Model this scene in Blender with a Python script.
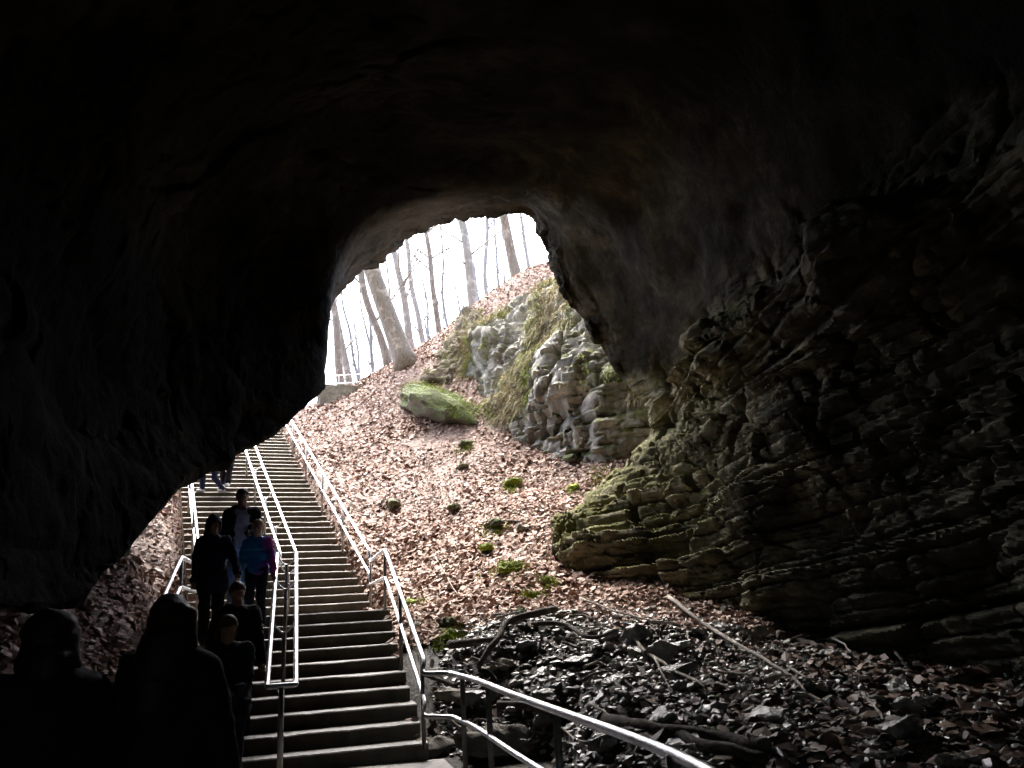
import bpy, bmesh, math, random
import numpy as np
from mathutils import Matrix, Vector

for o in list(bpy.data.objects):
    bpy.data.objects.remove(o)
scene = bpy.context.scene
COL = scene.collection
random.seed(7)
RNG = np.random.default_rng(11)

# ------------------------------------------------------------------ camera
PITCH, ROLL, EYE, FPX = 0.2654, 0.0576, 1.5518, 800.0
cp, sp = math.cos(PITCH), math.sin(PITCH)
FW = np.array([0, cp, sp])
_up = np.array([0, -sp, cp])
_rt = np.array([1.0, 0, 0])
RT = _rt * math.cos(ROLL) - _up * math.sin(ROLL)
UP = _up * math.cos(ROLL) + _rt * math.sin(ROLL)
cam = bpy.data.cameras.new("camera")
cam.sensor_fit = 'HORIZONTAL'
cam.sensor_width = 36.0
cam.lens = 36.0 * FPX / 1024.0
cam.clip_start = 0.05
cam.clip_end = 2000
camo = bpy.data.objects.new("camera", cam)
COL.objects.link(camo)
M = Matrix.Identity(4)
for i in range(3):
    M[i][0], M[i][1], M[i][2] = RT[i], UP[i], -FW[i]
M[2][3] = EYE
camo.matrix_world = M
scene.camera = camo

# ------------------------------------------------------------------ light
SUN_EL, SUN_AZ = math.radians(56), math.radians(-20)     # azimuth from +Y towards +X
world = bpy.data.worlds.new("World")
scene.world = world
world.use_nodes = True
wn = world.node_tree
bg = wn.nodes['Background']
sky = wn.nodes.new('ShaderNodeTexSky')
sky.sky_type = 'NISHITA'
sky.sun_disc = False
sky.sun_elevation = SUN_EL
sky.sun_rotation = SUN_AZ
sky.air_density = 1.0
sky.dust_density = 4.0
sky.ozone_density = 1.0
wn.links.new(sky.outputs[0], bg.inputs[0])
bg.inputs[1].default_value = 0.15
sl = bpy.data.lights.new("sun", 'SUN')
sl.energy = 1.5
sl.angle = math.radians(40)
sl.color = (1.0, 0.97, 0.92)
so = bpy.data.objects.new("sun", sl)
COL.objects.link(so)
sd = Vector((math.sin(SUN_AZ) * math.cos(SUN_EL), math.cos(SUN_AZ) * math.cos(SUN_EL), math.sin(SUN_EL)))
so.rotation_euler = sd.to_track_quat('Z', 'Y').to_euler()
so.location = (0, 60, 60)
vs = scene.view_settings
vs.view_transform = 'Standard'
vs.look = 'None'
vs.exposure = 3.65
vs.gamma = 1.0
vs.use_curve_mapping = False
scene.render.engine = 'CYCLES'
cy = scene.cycles
cy.use_denoising = True
cy.max_bounces = 6
cy.diffuse_bounces = 3
cy.glossy_bounces = 3
cy.transparent_max_bounces = 4
cy.caustics_reflective = False
cy.caustics_refractive = False


# ------------------------------------------------------------------ projection helpers (photo pixel + distance -> place)
def ray(px, py):
    return (px - 512) / FPX * RT - (py - 384) / FPX * UP + FW


def PY(px, py, Y):
    d = ray(px, py)
    return d * (Y / d[1]) + np.array([0, 0, EYE])


def PZ(px, py, z):
    d = ray(px, py)
    return d * ((z - EYE) / d[2]) + np.array([0, 0, EYE])


# ------------------------------------------------------------------ numpy noise
def _hash(ix, iy, iz, seed):
    h = (ix.astype(np.int64) * 374761393 + iy.astype(np.int64) * 668265263 + iz.astype(np.int64) * 2147483647 + seed * 1274126177) & 0xFFFFFFFF
    h = ((h ^ (h >> 13)) * 1274126177) & 0xFFFFFFFF
    h = ((h ^ (h >> 16)) * 2246822519) & 0xFFFFFFFF
    return ((h ^ (h >> 15)) & 0xFFFFFF) / float(0xFFFFFF)


def vnoise(p, seed=0):
    p = np.asarray(p, float)
    i = np.floor(p)
    f = p - i
    f = f * f * f * (f * (f * 6 - 15) + 10)
    i = i.astype(np.int64)
    r = 0
    for dx in (0, 1):
        wx = f[..., 0] if dx else 1 - f[..., 0]
        for dy in (0, 1):
            wy = f[..., 1] if dy else 1 - f[..., 1]
            for dz in (0, 1):
                wz = f[..., 2] if dz else 1 - f[..., 2]
                r = r + wx * wy * wz * _hash(i[..., 0] + dx, i[..., 1] + dy, i[..., 2] + dz, seed)
    return r * 2 - 1


def fbm(p, octv=4, seed=0, gain=0.5):
    p = np.asarray(p, float)
    a, r = 1.0, 0
    for k in range(octv):
        r = r + a * vnoise(p * (2.03 ** k) + 17.3 * k, seed + k)
        a *= gain
    return r


def ridged(p, octv=4, seed=0):
    p = np.asarray(p, float)
    a, r = 1.0, 0
    for k in range(octv):
        r = r + a * (1 - np.abs(vnoise(p * (2.03 ** k) + 11.1 * k, seed + k)) * 2)
        a *= 0.5
    return r


def facets(P, scale, seed=0, tilt=1.0, zs=1.8):
    """broken-rock relief: every Voronoi cell is a flat face of its own height and tilt"""
    sh = P.shape[:-1]
    q = P.reshape(-1, 3) * np.array([1, 1, zs]) / scale
    b = np.floor(q).astype(np.int64)
    best = np.full(len(q), 9.0)
    sec_ = np.full(len(q), 9.0)
    cell = np.zeros((len(q), 3), np.int64)
    ctr = np.zeros((len(q), 3))
    for dx in (-1, 0, 1):
        for dy in (-1, 0, 1):
            for dz in (-1, 0, 1):
                c = b + np.array([dx, dy, dz])
                j = np.stack([_hash(c[:, 0], c[:, 1], c[:, 2], seed + k) for k in (1, 2, 3)], 1)
                p = c + j
                d = np.linalg.norm(q - p, axis=1)
                m = d < best
                sec_ = np.where(m, best, np.minimum(sec_, d))
                best = np.where(m, d, best)
                cell[m] = c[m]
                ctr[m] = p[m]
    h = _hash(cell[:, 0], cell[:, 1], cell[:, 2], seed + 9)
    t = np.stack([_hash(cell[:, 0], cell[:, 1], cell[:, 2], seed + 20 + k) for k in (1, 2, 3)], 1) * 2 - 1
    r = (h - .5) + tilt * np.sum(t * (q - ctr), 1) * .8 - .35 * np.exp(-((sec_ - best) / .07) ** 2)
    return r.reshape(sh)


# ------------------------------------------------------------------ mesh helpers
def link(name, me, mat=None, parent=None):
    o = bpy.data.objects.new(name, me)
    COL.objects.link(o)
    if mat is not None:
        if isinstance(mat, (list, tuple)):
            for m in mat:
                me.materials.append(m)
        else:
            me.materials.append(mat)
    if parent is not None:
        o.parent = parent
    return o


def np_mesh(name, verts, faces, mat=None, parent=None, smooth=True):
    """faces: (n,3) or (n,4) int array"""
    me = bpy.data.meshes.new(name)
    verts = np.asarray(verts, np.float32)
    faces = np.asarray(faces, np.int32)
    n, k = faces.shape
    me.vertices.add(len(verts))
    me.vertices.foreach_set('co', verts.ravel())
    me.loops.add(n * k)
    me.loops.foreach_set('vertex_index', faces.ravel())
    me.polygons.add(n)
    me.polygons.foreach_set('loop_start', np.arange(0, n * k, k, dtype=np.int32))
    me.polygons.foreach_set('loop_total', np.full(n, k, np.int32))
    me.polygons.foreach_set('use_smooth', np.full(n, smooth))
    me.update(calc_edges=True)
    me.validate()
    return link(name, me, mat, parent)


def empty(name, loc=(0, 0, 0), rz=0.0):
    o = bpy.data.objects.new(name, None)
    COL.objects.link(o)
    o.location = loc
    o.rotation_euler = (0, 0, rz)
    o.empty_display_size = 0.2
    return o


def tag(o, label=None, cat=None, group=None, kind=None):
    if label:
        o['label'] = label
    if cat:
        o['category'] = cat
    if group:
        o['group'] = group
    if kind:
        o['kind'] = kind
    return o


def grid_faces(nu, nv, wrap_v=False):
    i = np.arange(nu - 1)[:, None]
    j = np.arange(nv if wrap_v else nv - 1)[None, :]
    j2 = (j + 1) % nv
    a = i * nv + j
    return np.stack([a, (i + 1) * nv + j, (i + 1) * nv + j2, i * nv + j2], -1).reshape(-1, 4)


class Buf:
    def __init__(s):
        s.v, s.f, s.n = [], [], 0

    def add(s, v, f):
        v = np.asarray(v, float)
        f = np.asarray(f, int)
        s.v.append(v)
        s.f.append(f + s.n)
        s.n += len(v)

    def tube(s, pts, rad, seg=10, caps=True):
        pts = np.asarray(pts, float)
        rad = np.broadcast_to(np.asarray(rad, float), (len(pts),))
        t = np.gradient(pts, axis=0)
        t /= np.linalg.norm(t, axis=1)[:, None] + 1e-12
        ref = np.array([0, 0, 1.0]) if abs(t[0][2]) < 0.9 else np.array([1.0, 0, 0])
        ang = np.arange(seg) / seg * 2 * np.pi
        rings = []
        a = np.cross(t[0], ref)
        a /= np.linalg.norm(a)
        for k in range(len(pts)):
            a = a - t[k] * (a @ t[k])
            a /= np.linalg.norm(a) + 1e-12
            b = np.cross(t[k], a)
            rings.append(pts[k] + rad[k] * (np.cos(ang)[:, None] * a + np.sin(ang)[:, None] * b))
        v = np.concatenate(rings)
        f = grid_faces(len(pts), seg, True)
        if caps:
            n0 = len(v)
            v = np.concatenate([v, pts[:1], pts[-1:]])
            j = np.arange(seg)
            j2 = (j + 1) % seg
            f = np.concatenate([f, np.stack([np.full(seg, n0), j, j2, j2], -1)[:, [0, 1, 2, 2]],
                                np.stack([np.full(seg, n0 + 1), (len(pts) - 1) * seg + j2, (len(pts) - 1) * seg + j, (len(pts) - 1) * seg + j], -1)])
        s.add(v, f)

    def build(s, name, mat, parent=None, smooth=True):
        V = np.concatenate(s.v)
        F = np.concatenate(s.f)
        me = bpy.data.meshes.new(name)
        fl = [tuple(dict.fromkeys(q)) for q in F.tolist()]
        me.from_pydata(V.tolist(), [], fl)
        me.polygons.foreach_set('use_smooth', np.full(len(me.polygons), smooth))
        me.update()
        return link(name, me, mat, parent)


def smooth_path(pts, n=8):
    """Catmull-Rom through points"""
    P = np.asarray(pts, float)
    Q = np.concatenate([[2 * P[0] - P[1]], P, [2 * P[-1] - P[-2]]])
    out = []
    for k in range(len(P) - 1):
        p0, p1, p2, p3 = Q[k:k + 4]
        for t in np.arange(n) / n:
            out.append(0.5 * (2 * p1 + (p2 - p0) * t + (2 * p0 - 5 * p1 + 4 * p2 - p3) * t * t + (3 * p1 - p0 - 3 * p2 + p3) * t ** 3))
    out.append(P[-1])
    return np.array(out)


def round_corners(pts, r=0.08, n=4):
    P = [np.asarray(p, float) for p in pts]
    out = [P[0]]
    for k in range(1, len(P) - 1):
        a, b, c = P[k - 1], P[k], P[k + 1]
        la, lc = np.linalg.norm(a - b), np.linalg.norm(c - b)
        q = min(r, la * .45, lc * .45)
        s, e = b + (a - b) / la * q, b + (c - b) / lc * q
        for t in np.linspace(0, 1, n + 1):
            out.append((1 - t) ** 2 * s + 2 * t * (1 - t) * b + t * t * e)
    out.append(P[-1])
    return np.array(out)


# ------------------------------------------------------------------ materials
class NT:
    def __init__(s, name):
        s.m = bpy.data.materials.new(name)
        s.m.use_nodes = True
        s.t = s.m.node_tree
        s.b = s.t.nodes['Principled BSDF']
        s.pos = None

    def n(s, typ, **kw):
        x = s.t.nodes.new('ShaderNode' + typ)
        for k, v in kw.items():
            setattr(x, k, v)
        return x

    def l(s, a, b):
        s.t.links.new(a, b)

    def coord(s, obj=False):
        if obj:
            return s.n('TexCoord').outputs['Object']
        if s.pos is None:
            s.pos = s.n('NewGeometry').outputs['Position']
        return s.pos

    def noise(s, scale, detail=5, rough=0.55, vec=None, dist=0.0, squash=None):
        v = vec if vec is not None else s.coord()
        if squash is not None:
            mp = s.n('Mapping')
            mp.inputs['Scale'].default_value = squash
            s.l(v, mp.inputs['Vector'])
            v = mp.outputs[0]
        x = s.n('TexNoise')
        x.inputs['Scale'].default_value = scale
        x.inputs['Detail'].default_value = detail
        x.inputs['Roughness'].default_value = rough
        x.inputs['Distortion'].default_value = dist
        s.l(v, x.inputs['Vector'])
        return x.outputs['Fac']

    def ramp(s, fac, stops):
        r = s.n('ValToRGB')
        e = r.color_ramp.elements
        while len(e) < len(stops):
            e.new(0.5)
        for k, (p, c) in enumerate(stops):
            e[k].position = p
            e[k].color = (*c, 1) if len(c) == 3 else c
        s.l(fac, r.inputs[0])
        return r.outputs[0]

    def mix(s, fac, a, b, mode='MIX'):
        x = s.n('MixRGB', blend_type=mode)
        for sock, val in ((x.inputs[0], fac), (x.inputs[1], a), (x.inputs[2], b)):
            if isinstance(val, (int, float)):
                sock.default_value = val
            elif isinstance(val, tuple):
                sock.default_value = (*val, 1)
            else:
                s.l(val, sock)
        return x.outputs[0]

    def math(s, op, a, b=0.0, clamp=False):
        x = s.n('Math', operation=op, use_clamp=clamp)
        for sock, val in ((x.inputs[0], a), (x.inputs[1], b)):
            if isinstance(val, (int, float)):
                sock.default_value = val
            else:
                s.l(val, sock)
        return x.outputs[0]

    def step(s, fac, lo, hi):
        x = s.n('MapRange')
        x.inputs[1].default_value = lo
        x.inputs[2].default_value = hi
        s.l(fac, x.inputs[0])
        return x.outputs[0]

    def bump(s, h, strength=0.5, dist=0.05):
        x = s.n('Bump')
        x.inputs['Strength'].default_value = strength
        x.inputs['Distance'].default_value = dist
        s.l(h, x.inputs['Height'])
        s.l(x.outputs[0], s.b.inputs['Normal'])

    def color(s, c):
        if isinstance(c, tuple):
            s.b.inputs['Base Color'].default_value = (*c, 1)
        else:
            s.l(c, s.b.inputs['Base Color'])

    def set(s, rough=0.8, metal=0.0, spec=0.5):
        if isinstance(rough, float) or isinstance(rough, int):
            s.b.inputs['Roughness'].default_value = rough
        else:
            s.l(rough, s.b.inputs['Roughness'])
        s.b.inputs['Metallic'].default_value = metal
        s.b.inputs['Specular IOR Level'].default_value = spec
        return s.m

    def nz(s):
        g = s.n('NewGeometry')
        x = s.n('SeparateXYZ')
        s.l(g.outputs['Normal'], x.inputs[0])
        return x.outputs[2]


def rock_mat(name, dark, mid, light, moss=None, moss_amt=(0.5, 0.7), bump=0.6, rough=0.85, scale=1.0, strata=True, spec=.3):
    t = NT(name)
    a = t.noise(0.9 * scale, 6, 0.6)
    c = t.ramp(a, [(0.3, dark), (0.5, mid), (0.72, light)])
    b = t.noise(7 * scale, 6, 0.65)
    c = t.mix(0.55, c, t.ramp(b, [(0.3, (0.35,) * 3), (0.7, (1.0,) * 3)]), 'MULTIPLY')
    if strata:
        s_ = t.noise(1.0, 4, 0.6, squash=(0.35, 0.35, 5.0))
        c = t.mix(0.5, c, t.ramp(s_, [(0.35, (0.45, 0.43, 0.4)), (0.62, (1.1, 1.08, 1.02))]), 'MULTIPLY')
    if moss:
        m = t.noise(1.7 * scale, 7, 0.7)
        m = t.math('ADD', m, t.math('MULTIPLY', t.nz(), 0.12))
        c = t.mix(t.step(m, *moss_amt), c, t.ramp(t.noise(22, 4), [(0.3, tuple(x * .55 for x in moss)), (0.75, moss)]))
    t.color(c)
    h = t.math('ADD', t.math('MULTIPLY', t.noise(4, 8, 0.7), 1.0), t.math('MULTIPLY', t.noise(25, 5, 0.7), 0.25))
    t.bump(h, bump, 0.12)
    return t.set(rough, 0, spec)


MAT = {}
MAT['wall'] = rock_mat('limestone_wall', (0.04, 0.037, 0.024), (0.125, 0.118, 0.078), (0.34, 0.325, 0.235), (0.14, 0.145, 0.045), (0.5, 0.68), 0.9, spec=.15)
MAT['ceiling'] = rock_mat('limestone_ceiling', (0.004, 0.004, 0.0028), (0.011, 0.0105, 0.0075), (0.05, 0.046, 0.032), None, bump=0.5, scale=0.55, strata=False, spec=.08)
MAT['rim'] = rock_mat('lit_rim_limestone', (0.07, 0.073, 0.072), (0.13, 0.135, 0.133), (0.21, 0.215, 0.21), None, bump=0.7, scale=0.8, strata=False)  # paler rim with skylight painted in; replaced below
MAT['outcrop'] = rock_mat('pale_limestone', (0.13, 0.12, 0.1), (0.3, 0.29, 0.26), (0.58, 0.57, 0.53), (0.13, 0.14, 0.03), (0.56, 0.66), 0.9)
MAT['mossy'] = rock_mat('mossy_rock', (0.06, 0.055, 0.045), (0.12, 0.11, 0.08), (0.2, 0.18, 0.13), (0.075, 0.105, 0.018), (0.45, 0.58), 0.8, strata=False, scale=2)
MAT['earth'] = rock_mat('root_matted_earth', (0.05, 0.035, 0.025), (0.13, 0.1, 0.075), (0.26, 0.22, 0.17), (0.14, 0.14, 0.04), (0.58, 0.68), 1.0, strata=False, scale=2)
MAT['moss'] = rock_mat('thick_moss', (0.13, 0.17, 0.015), (0.23, 0.3, 0.03), (0.36, 0.42, 0.06), None, bump=1.0, strata=False, scale=6)
MAT['palerock'] = rock_mat('pale_slab', (0.16, 0.145, 0.12), (0.27, 0.25, 0.21), (0.38, 0.36, 0.32), None, bump=0.7, strata=False, scale=2)



def cave_mat():
    t = NT('cave_limestone')
    at = t.n('Attribute')
    at.attribute_name = 'bed'
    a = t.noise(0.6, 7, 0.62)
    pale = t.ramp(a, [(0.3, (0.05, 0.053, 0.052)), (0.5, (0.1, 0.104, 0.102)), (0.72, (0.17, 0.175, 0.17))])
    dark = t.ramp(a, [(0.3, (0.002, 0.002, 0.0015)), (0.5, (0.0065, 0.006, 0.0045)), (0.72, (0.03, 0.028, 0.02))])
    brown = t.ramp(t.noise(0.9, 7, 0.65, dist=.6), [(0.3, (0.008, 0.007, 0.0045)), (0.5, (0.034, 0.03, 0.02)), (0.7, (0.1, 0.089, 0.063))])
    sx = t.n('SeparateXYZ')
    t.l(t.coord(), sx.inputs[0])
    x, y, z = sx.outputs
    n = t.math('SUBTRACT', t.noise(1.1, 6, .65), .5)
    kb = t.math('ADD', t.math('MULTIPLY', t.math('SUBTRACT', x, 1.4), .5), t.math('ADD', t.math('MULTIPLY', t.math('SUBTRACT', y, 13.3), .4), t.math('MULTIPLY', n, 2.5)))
    c = t.mix(t.step(kb, -.4, .9), dark, brown)  # roof browner and lighter right of the mouth, its daylight painted in
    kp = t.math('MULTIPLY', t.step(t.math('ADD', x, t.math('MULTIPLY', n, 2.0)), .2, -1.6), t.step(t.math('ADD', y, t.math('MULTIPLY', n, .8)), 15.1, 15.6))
    c = t.mix(kp, c, pale)  # paler rim underside, skylight painted into the rock colour
    # bedded wall: algae-tinted stone; daylight falloff painted in, pale at mouth, dark deeper in
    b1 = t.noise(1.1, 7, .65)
    dry = t.ramp(b1, [(0.3, (0.07, 0.066, 0.042)), (0.5, (0.19, 0.18, 0.12)), (0.72, (0.42, 0.405, 0.3))])  # stone near the mouth, daylight painted in as a paler colour
    shaded = t.ramp(b1, [(0.3, (0.03, 0.0305, 0.021)), (0.5, (0.09, 0.09, 0.062)), (0.72, (0.27, 0.265, 0.2))])
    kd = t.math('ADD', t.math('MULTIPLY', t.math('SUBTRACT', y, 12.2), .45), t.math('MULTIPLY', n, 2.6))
    w = t.mix(t.step(kd, -.6, .7), shaded, dry)
    lay = t.noise(1.0, 5, 0.65, squash=(0.3, 0.3, 6.0))
    w = t.mix(.65, w, t.ramp(lay, [(0.36, (0.4, 0.38, 0.34)), (0.62, (1.15, 1.12, 1.05))]), 'MULTIPLY')
    crack = t.noise(1.0, 6, .7, squash=(.8, .8, 11.0), dist=.4)
    w = t.mix(t.step(crack, .40, .35), w, (0.012, 0.011, 0.008))
    m = t.math('ADD', t.noise(1.9, 7, .7), t.math('MULTIPLY', t.nz(), .14))
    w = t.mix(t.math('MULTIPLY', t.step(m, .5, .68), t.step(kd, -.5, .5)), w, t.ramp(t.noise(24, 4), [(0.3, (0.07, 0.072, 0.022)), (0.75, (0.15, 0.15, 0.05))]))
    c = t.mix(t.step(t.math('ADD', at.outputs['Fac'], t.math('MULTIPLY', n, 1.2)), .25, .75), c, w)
    b = t.noise(8, 6, 0.65)
    c = t.mix(.6, c, t.ramp(b, [(0.3, (0.4,) * 3), (0.7, (1.1,) * 3)]), 'MULTIPLY')
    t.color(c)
    t.bump(t.math('ADD', t.noise(4, 8, .7), t.math('MULTIPLY', t.noise(28, 6, .7), .3)), .7, .1)
    return t.set(.88, 0, .06)


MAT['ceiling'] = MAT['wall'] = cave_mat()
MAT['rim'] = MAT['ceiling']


def wet_rock():
    t = NT('wet_rock')
    oi = t.n('ObjectInfo').outputs['Random']
    a = t.noise(5, 6, 0.65)
    c = t.ramp(a, [(0.3, (0.1, 0.104, 0.102)), (0.55, (0.22, 0.222, 0.214)), (0.75, (0.36, 0.357, 0.34))])
    c = t.mix(0.6, c, t.ramp(oi, [(0.0, (0.5, 0.5, 0.5)), (0.7, (1, .97, .9)), (1.0, (1.7, 1.65, 1.5))]), 'MULTIPLY')
    t.color(c)
    t.bump(t.math('ADD', t.noise(14, 6, 0.7), t.math('MULTIPLY', t.noise(60, 4), .3)), 0.7, 0.03)
    return t.set(t.step(t.noise(9, 3), 0.35, 0.65) if False else 0.24, 0, 0.6)


MAT['wet'] = wet_rock()


def ground_mat():
    t = NT('forest_floor')
    v = t.n('TexVoronoi')
    v.inputs['Scale'].default_value = 13
    t.l(t.coord(), v.inputs['Vector'])
    sx = t.n('SeparateXYZ')
    t.l(v.outputs['Color'], sx.inputs[0])
    leaf = t.ramp(sx.outputs[0], [(0.0, (0.09, 0.055, 0.04)), (0.5, (0.17, 0.11, 0.085)), (1.0, (0.27, 0.19, 0.15))])
    mud = t.ramp(t.noise(6, 6, 0.7), [(0.35, (0.02, 0.017, 0.013)), (0.7, (0.07, 0.06, 0.045))])
    sp_ = t.n('SeparateXYZ')
    t.l(t.coord(), sp_.inputs[0])
    k = t.math('ADD', sp_.outputs[2], t.math('MULTIPLY', t.noise(0.9, 4), 1.0))
    f = t.step(k, 1.5, 2.0)
    t.color(t.mix(f, mud, leaf))
    t.bump(t.math('ADD', t.noise(18, 6, 0.75), t.noise(5, 4)), 0.8, 0.06)
    return t.set(0.75, 0, 0.3)


MAT['ground'] = ground_mat()


def leaf_mat(name, stops, rough=0.7, spec=0.12):
    t = NT(name)
    r = t.n('NewGeometry').outputs['Random Per Island']
    c = t.ramp(r, stops)
    c = t.mix(0.35, c, t.ramp(t.noise(40, 3), [(0.3, (0.5, 0.45, 0.4)), (0.7, (1.1, 1.1, 1.1))]), 'MULTIPLY')
    t.color(c)
    return t.set(rough, 0, spec)


MAT['leaf'] = leaf_mat('dry_leaf', [(0.0, (0.13, 0.065, 0.045)), (0.2, (0.26, 0.155, 0.115)), (0.5, (0.38, 0.265, 0.215)), (0.8, (0.45, 0.34, 0.285)), (1.0, (0.53, 0.43, 0.37))])
MAT['wetleaf'] = leaf_mat('wet_leaf', [(0.0, (0.035, 0.02, 0.012)), (0.4, (0.08, 0.045, 0.03)), (0.8, (0.15, 0.095, 0.067)), (1.0, (0.2, 0.14, 0.105))], 0.6, 0.25)
MAT['rubble'] = leaf_mat('wet_rubble', [(0.0, (0.04, 0.04, 0.037)), (0.5, (0.13, 0.127, 0.115)), (0.9, (0.22, 0.213, 0.19)), (1.0, (0.28, 0.268, 0.235))], 0.42, 0.5)


def simple(name, c, rough=0.7, metal=0.0, spec=0.4, nscale=30, var=0.25, bump=0.2, bd=0.01, obj=True):
    t = NT(name)
    n = t.noise(nscale, 5, 0.6, vec=t.coord(True) if obj else None)
    t.color(t.ramp(n, [(0.3, tuple(x * (1 - var) for x in c)), (0.7, tuple(min(1, x * (1 + var)) for x in c))]))
    if bump:
        t.bump(n, bump, bd)
    return t.set(rough, metal, spec)


MAT['steel'] = simple('galvanised_steel', (0.82, 0.82, 0.84), 0.42, 1.0, nscale=18, var=0.12, bump=0.05)
MAT['postmetal'] = simple('weathered_post_steel', (0.3, 0.29, 0.28), 0.5, 0.7, nscale=18, var=0.25, bump=0.1)


def step_mat(nm, t0, t1):
    t = NT(nm)
    a = t.noise(3.5, 6, 0.65)
    c = t.ramp(a, [(0.3, (0.11, 0.09, 0.065)), (0.55, (0.17, 0.145, 0.105)), (0.75, (0.23, 0.2, 0.155))])
    s_ = t.noise(2.0, 4, 0.6, squash=(3.0, 3.0, 0.6))
    c = t.mix(0.5, c, t.ramp(s_, [(0.35, (0.5, 0.48, 0.45)), (0.6, (1.05,) * 3)]), 'MULTIPLY')
    # worn tread tops; lit front edge and dark inner tread painted into the colour
    c = t.mix(t.step(t.nz(), 0.3, 0.8), c, t.ramp(t.noise(9, 5), [(0.3, t0), (0.7, t1)]))
    t.color(c)
    t.bump(t.noise(20, 6, 0.7), 0.5, 0.02)
    return t.set(0.55, 0, 0.5)


MAT['step'] = step_mat('dirty_concrete', (0.06, 0.052, 0.04), (0.15, 0.135, 0.11))
MAT['nosing'] = step_mat('worn_lit_nosing', (0.095, 0.083, 0.064), (0.2, 0.18, 0.148))


def bark(name, a, b, sc=1.0):
    t = NT(name)
    n = t.noise(6 * sc, 6, 0.7, vec=t.coord(), squash=(3, 3, 0.5))
    c = t.ramp(n, [(0.3, a), (0.7, b)])
    c = t.mix(t.step(t.noise(3, 5), 0.55, 0.7), c, tuple(min(1, x * 1.5) for x in b))
    t.color(c)
    t.bump(n, 0.8, 0.04)
    return t.set(0.9, 0, 0.2)


MAT['bark'] = bark('brown_bark', (0.11, 0.095, 0.08), (0.27, 0.24, 0.21))
MAT['palebark'] = bark('pale_bark', (0.17, 0.16, 0.148), (0.34, 0.325, 0.305), 1.5)
MAT['greybark'] = bark('grey_bark', (0.1, 0.095, 0.088), (0.22, 0.21, 0.2), 1.5)
MAT['deadwood'] = bark('dead_wood', (0.05, 0.042, 0.035), (0.13, 0.115, 0.1), 3)
MAT['palewood'] = bark('bleached_wood', (0.2, 0.18, 0.155), (0.38, 0.35, 0.31), 4)
MAT['grass'] = leaf_mat('dry_grass', [(0.0, (0.16, 0.13, 0.06)), (0.5, (0.3, 0.25, 0.13)), (0.8, (0.42, 0.37, 0.22)), (1.0, (0.2, 0.22, 0.05))], 0.8, 0.2)
MAT['greengrass'] = leaf_mat('moss_fronds', [(0.0, (0.1, 0.14, 0.015)), (0.5, (0.2, 0.27, 0.03)), (1.0, (0.34, 0.38, 0.07))], 0.8, 0.2)

# ------------------------------------------------------------------ stairs layout
R0 = np.array([-1.1754, 9.2106])
H1, T1, LAND, DX, H2, T2, RISE = 0.2732, 0.3973, 2.5888, -0.0195, 0.4407, 0.3056, 0.155
NLOW, NUP = 10, 46
d1 = np.array([-math.sin(H1), math.cos(H1)])
w1 = np.array([math.cos(H1), math.sin(H1)])
d2 = np.array([-math.sin(H2), math.cos(H2)])
w2 = np.array([math.cos(H2), math.sin(H2)])
R1 = R0 + d1 * (T1 * 9 + LAND) + w1 * DX
OL = -3.05          # left edge offset
OR = 0.06


def low(k, o, dz=0.0):
    q = R0 + d1 * T1 * k + w1 * o
    return np.array([q[0], q[1], RISE * (k + 1) + dz])


def upf(k, o, dz=0.0):
    q = R1 + d2 * T2 * (k - 1) + w2 * o
    return np.array([q[0], q[1], RISE * (10 + k) + dz])


def stair_field(X, Y):
    """(height of the stair surface's nosing plane, signed distance outside the footprint) for arrays X,Y"""
    P = np.stack([X, Y], -1)
    s1 = (P - R0) @ d1
    o1 = (P - R0) @ w1
    z1 = np.clip(RISE * (np.floor(np.clip(s1, -.01, 9 * T1) / T1 + 1e-6) + 1), 0, 1.55)
    z1 = np.where(s1 < 0, 0, z1)
    s2 = (P - R1) @ d2
    o2 = (P - R1) @ w2
    k = np.floor(s2 / T2 + 1e-6) + 1
    z2 = RISE * (10 + np.clip(k, 0, NUP))
    upper = s2 >= 0
    z = np.where(upper, z2, z1)
    out1 = np.maximum(np.maximum(o1 - OR, OL - o1), -s1)
    out2 = np.maximum(np.maximum(o2 - OR, OL - o2), s2 - NUP * T2)
    out = np.where(upper, out2, out1)
    return z, out


# ------------------------------------------------------------------ terrain
anch = []


def A(px, py, Y):
    anch.append(PY(px, py, Y))


for a in [(560, 610, 12.5), (640, 612, 12.2), (700, 612, 12), (820, 650, 10.5), (1000, 690, 8.5), (700, 740, 7), (560, 740, 7.5), (900, 740, 6.5),
          (560, 650, 10.8), (560, 690, 9.0), (480, 640, 11.2), (640, 690, 9.2), (780, 700, 8.2),
          (560, 560, 15), (620, 570, 14.2), (600, 500, 17.6), (540, 510, 17), (500, 450, 21), (600, 450, 20), (640, 455, 18.5), (540, 445, 21),
          (440, 400, 25), (400, 360, 28), (340, 393, 28.5), (470, 312, 28), (530, 270, 27.5), (440, 340, 28), (360, 400, 26), (480, 405, 23.5),
          (150, 545, 13), (120, 600, 11), (100, 660, 9), (80, 640, 9)]:
    A(*a)
for k in range(0, 10, 3):
    anch.append(low(k, 0.5, -0.2 - .02 * k))
    anch.append(low(k, -3.45, -0.05 if k > 2 else .25))
anch.append(low(10, 0.5, -0.3))
for k in range(1, 44, 6):
    anch.append(upf(k, 0.45, 0.02))
    anch.append(upf(k, -3.5, 0.1))
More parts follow.
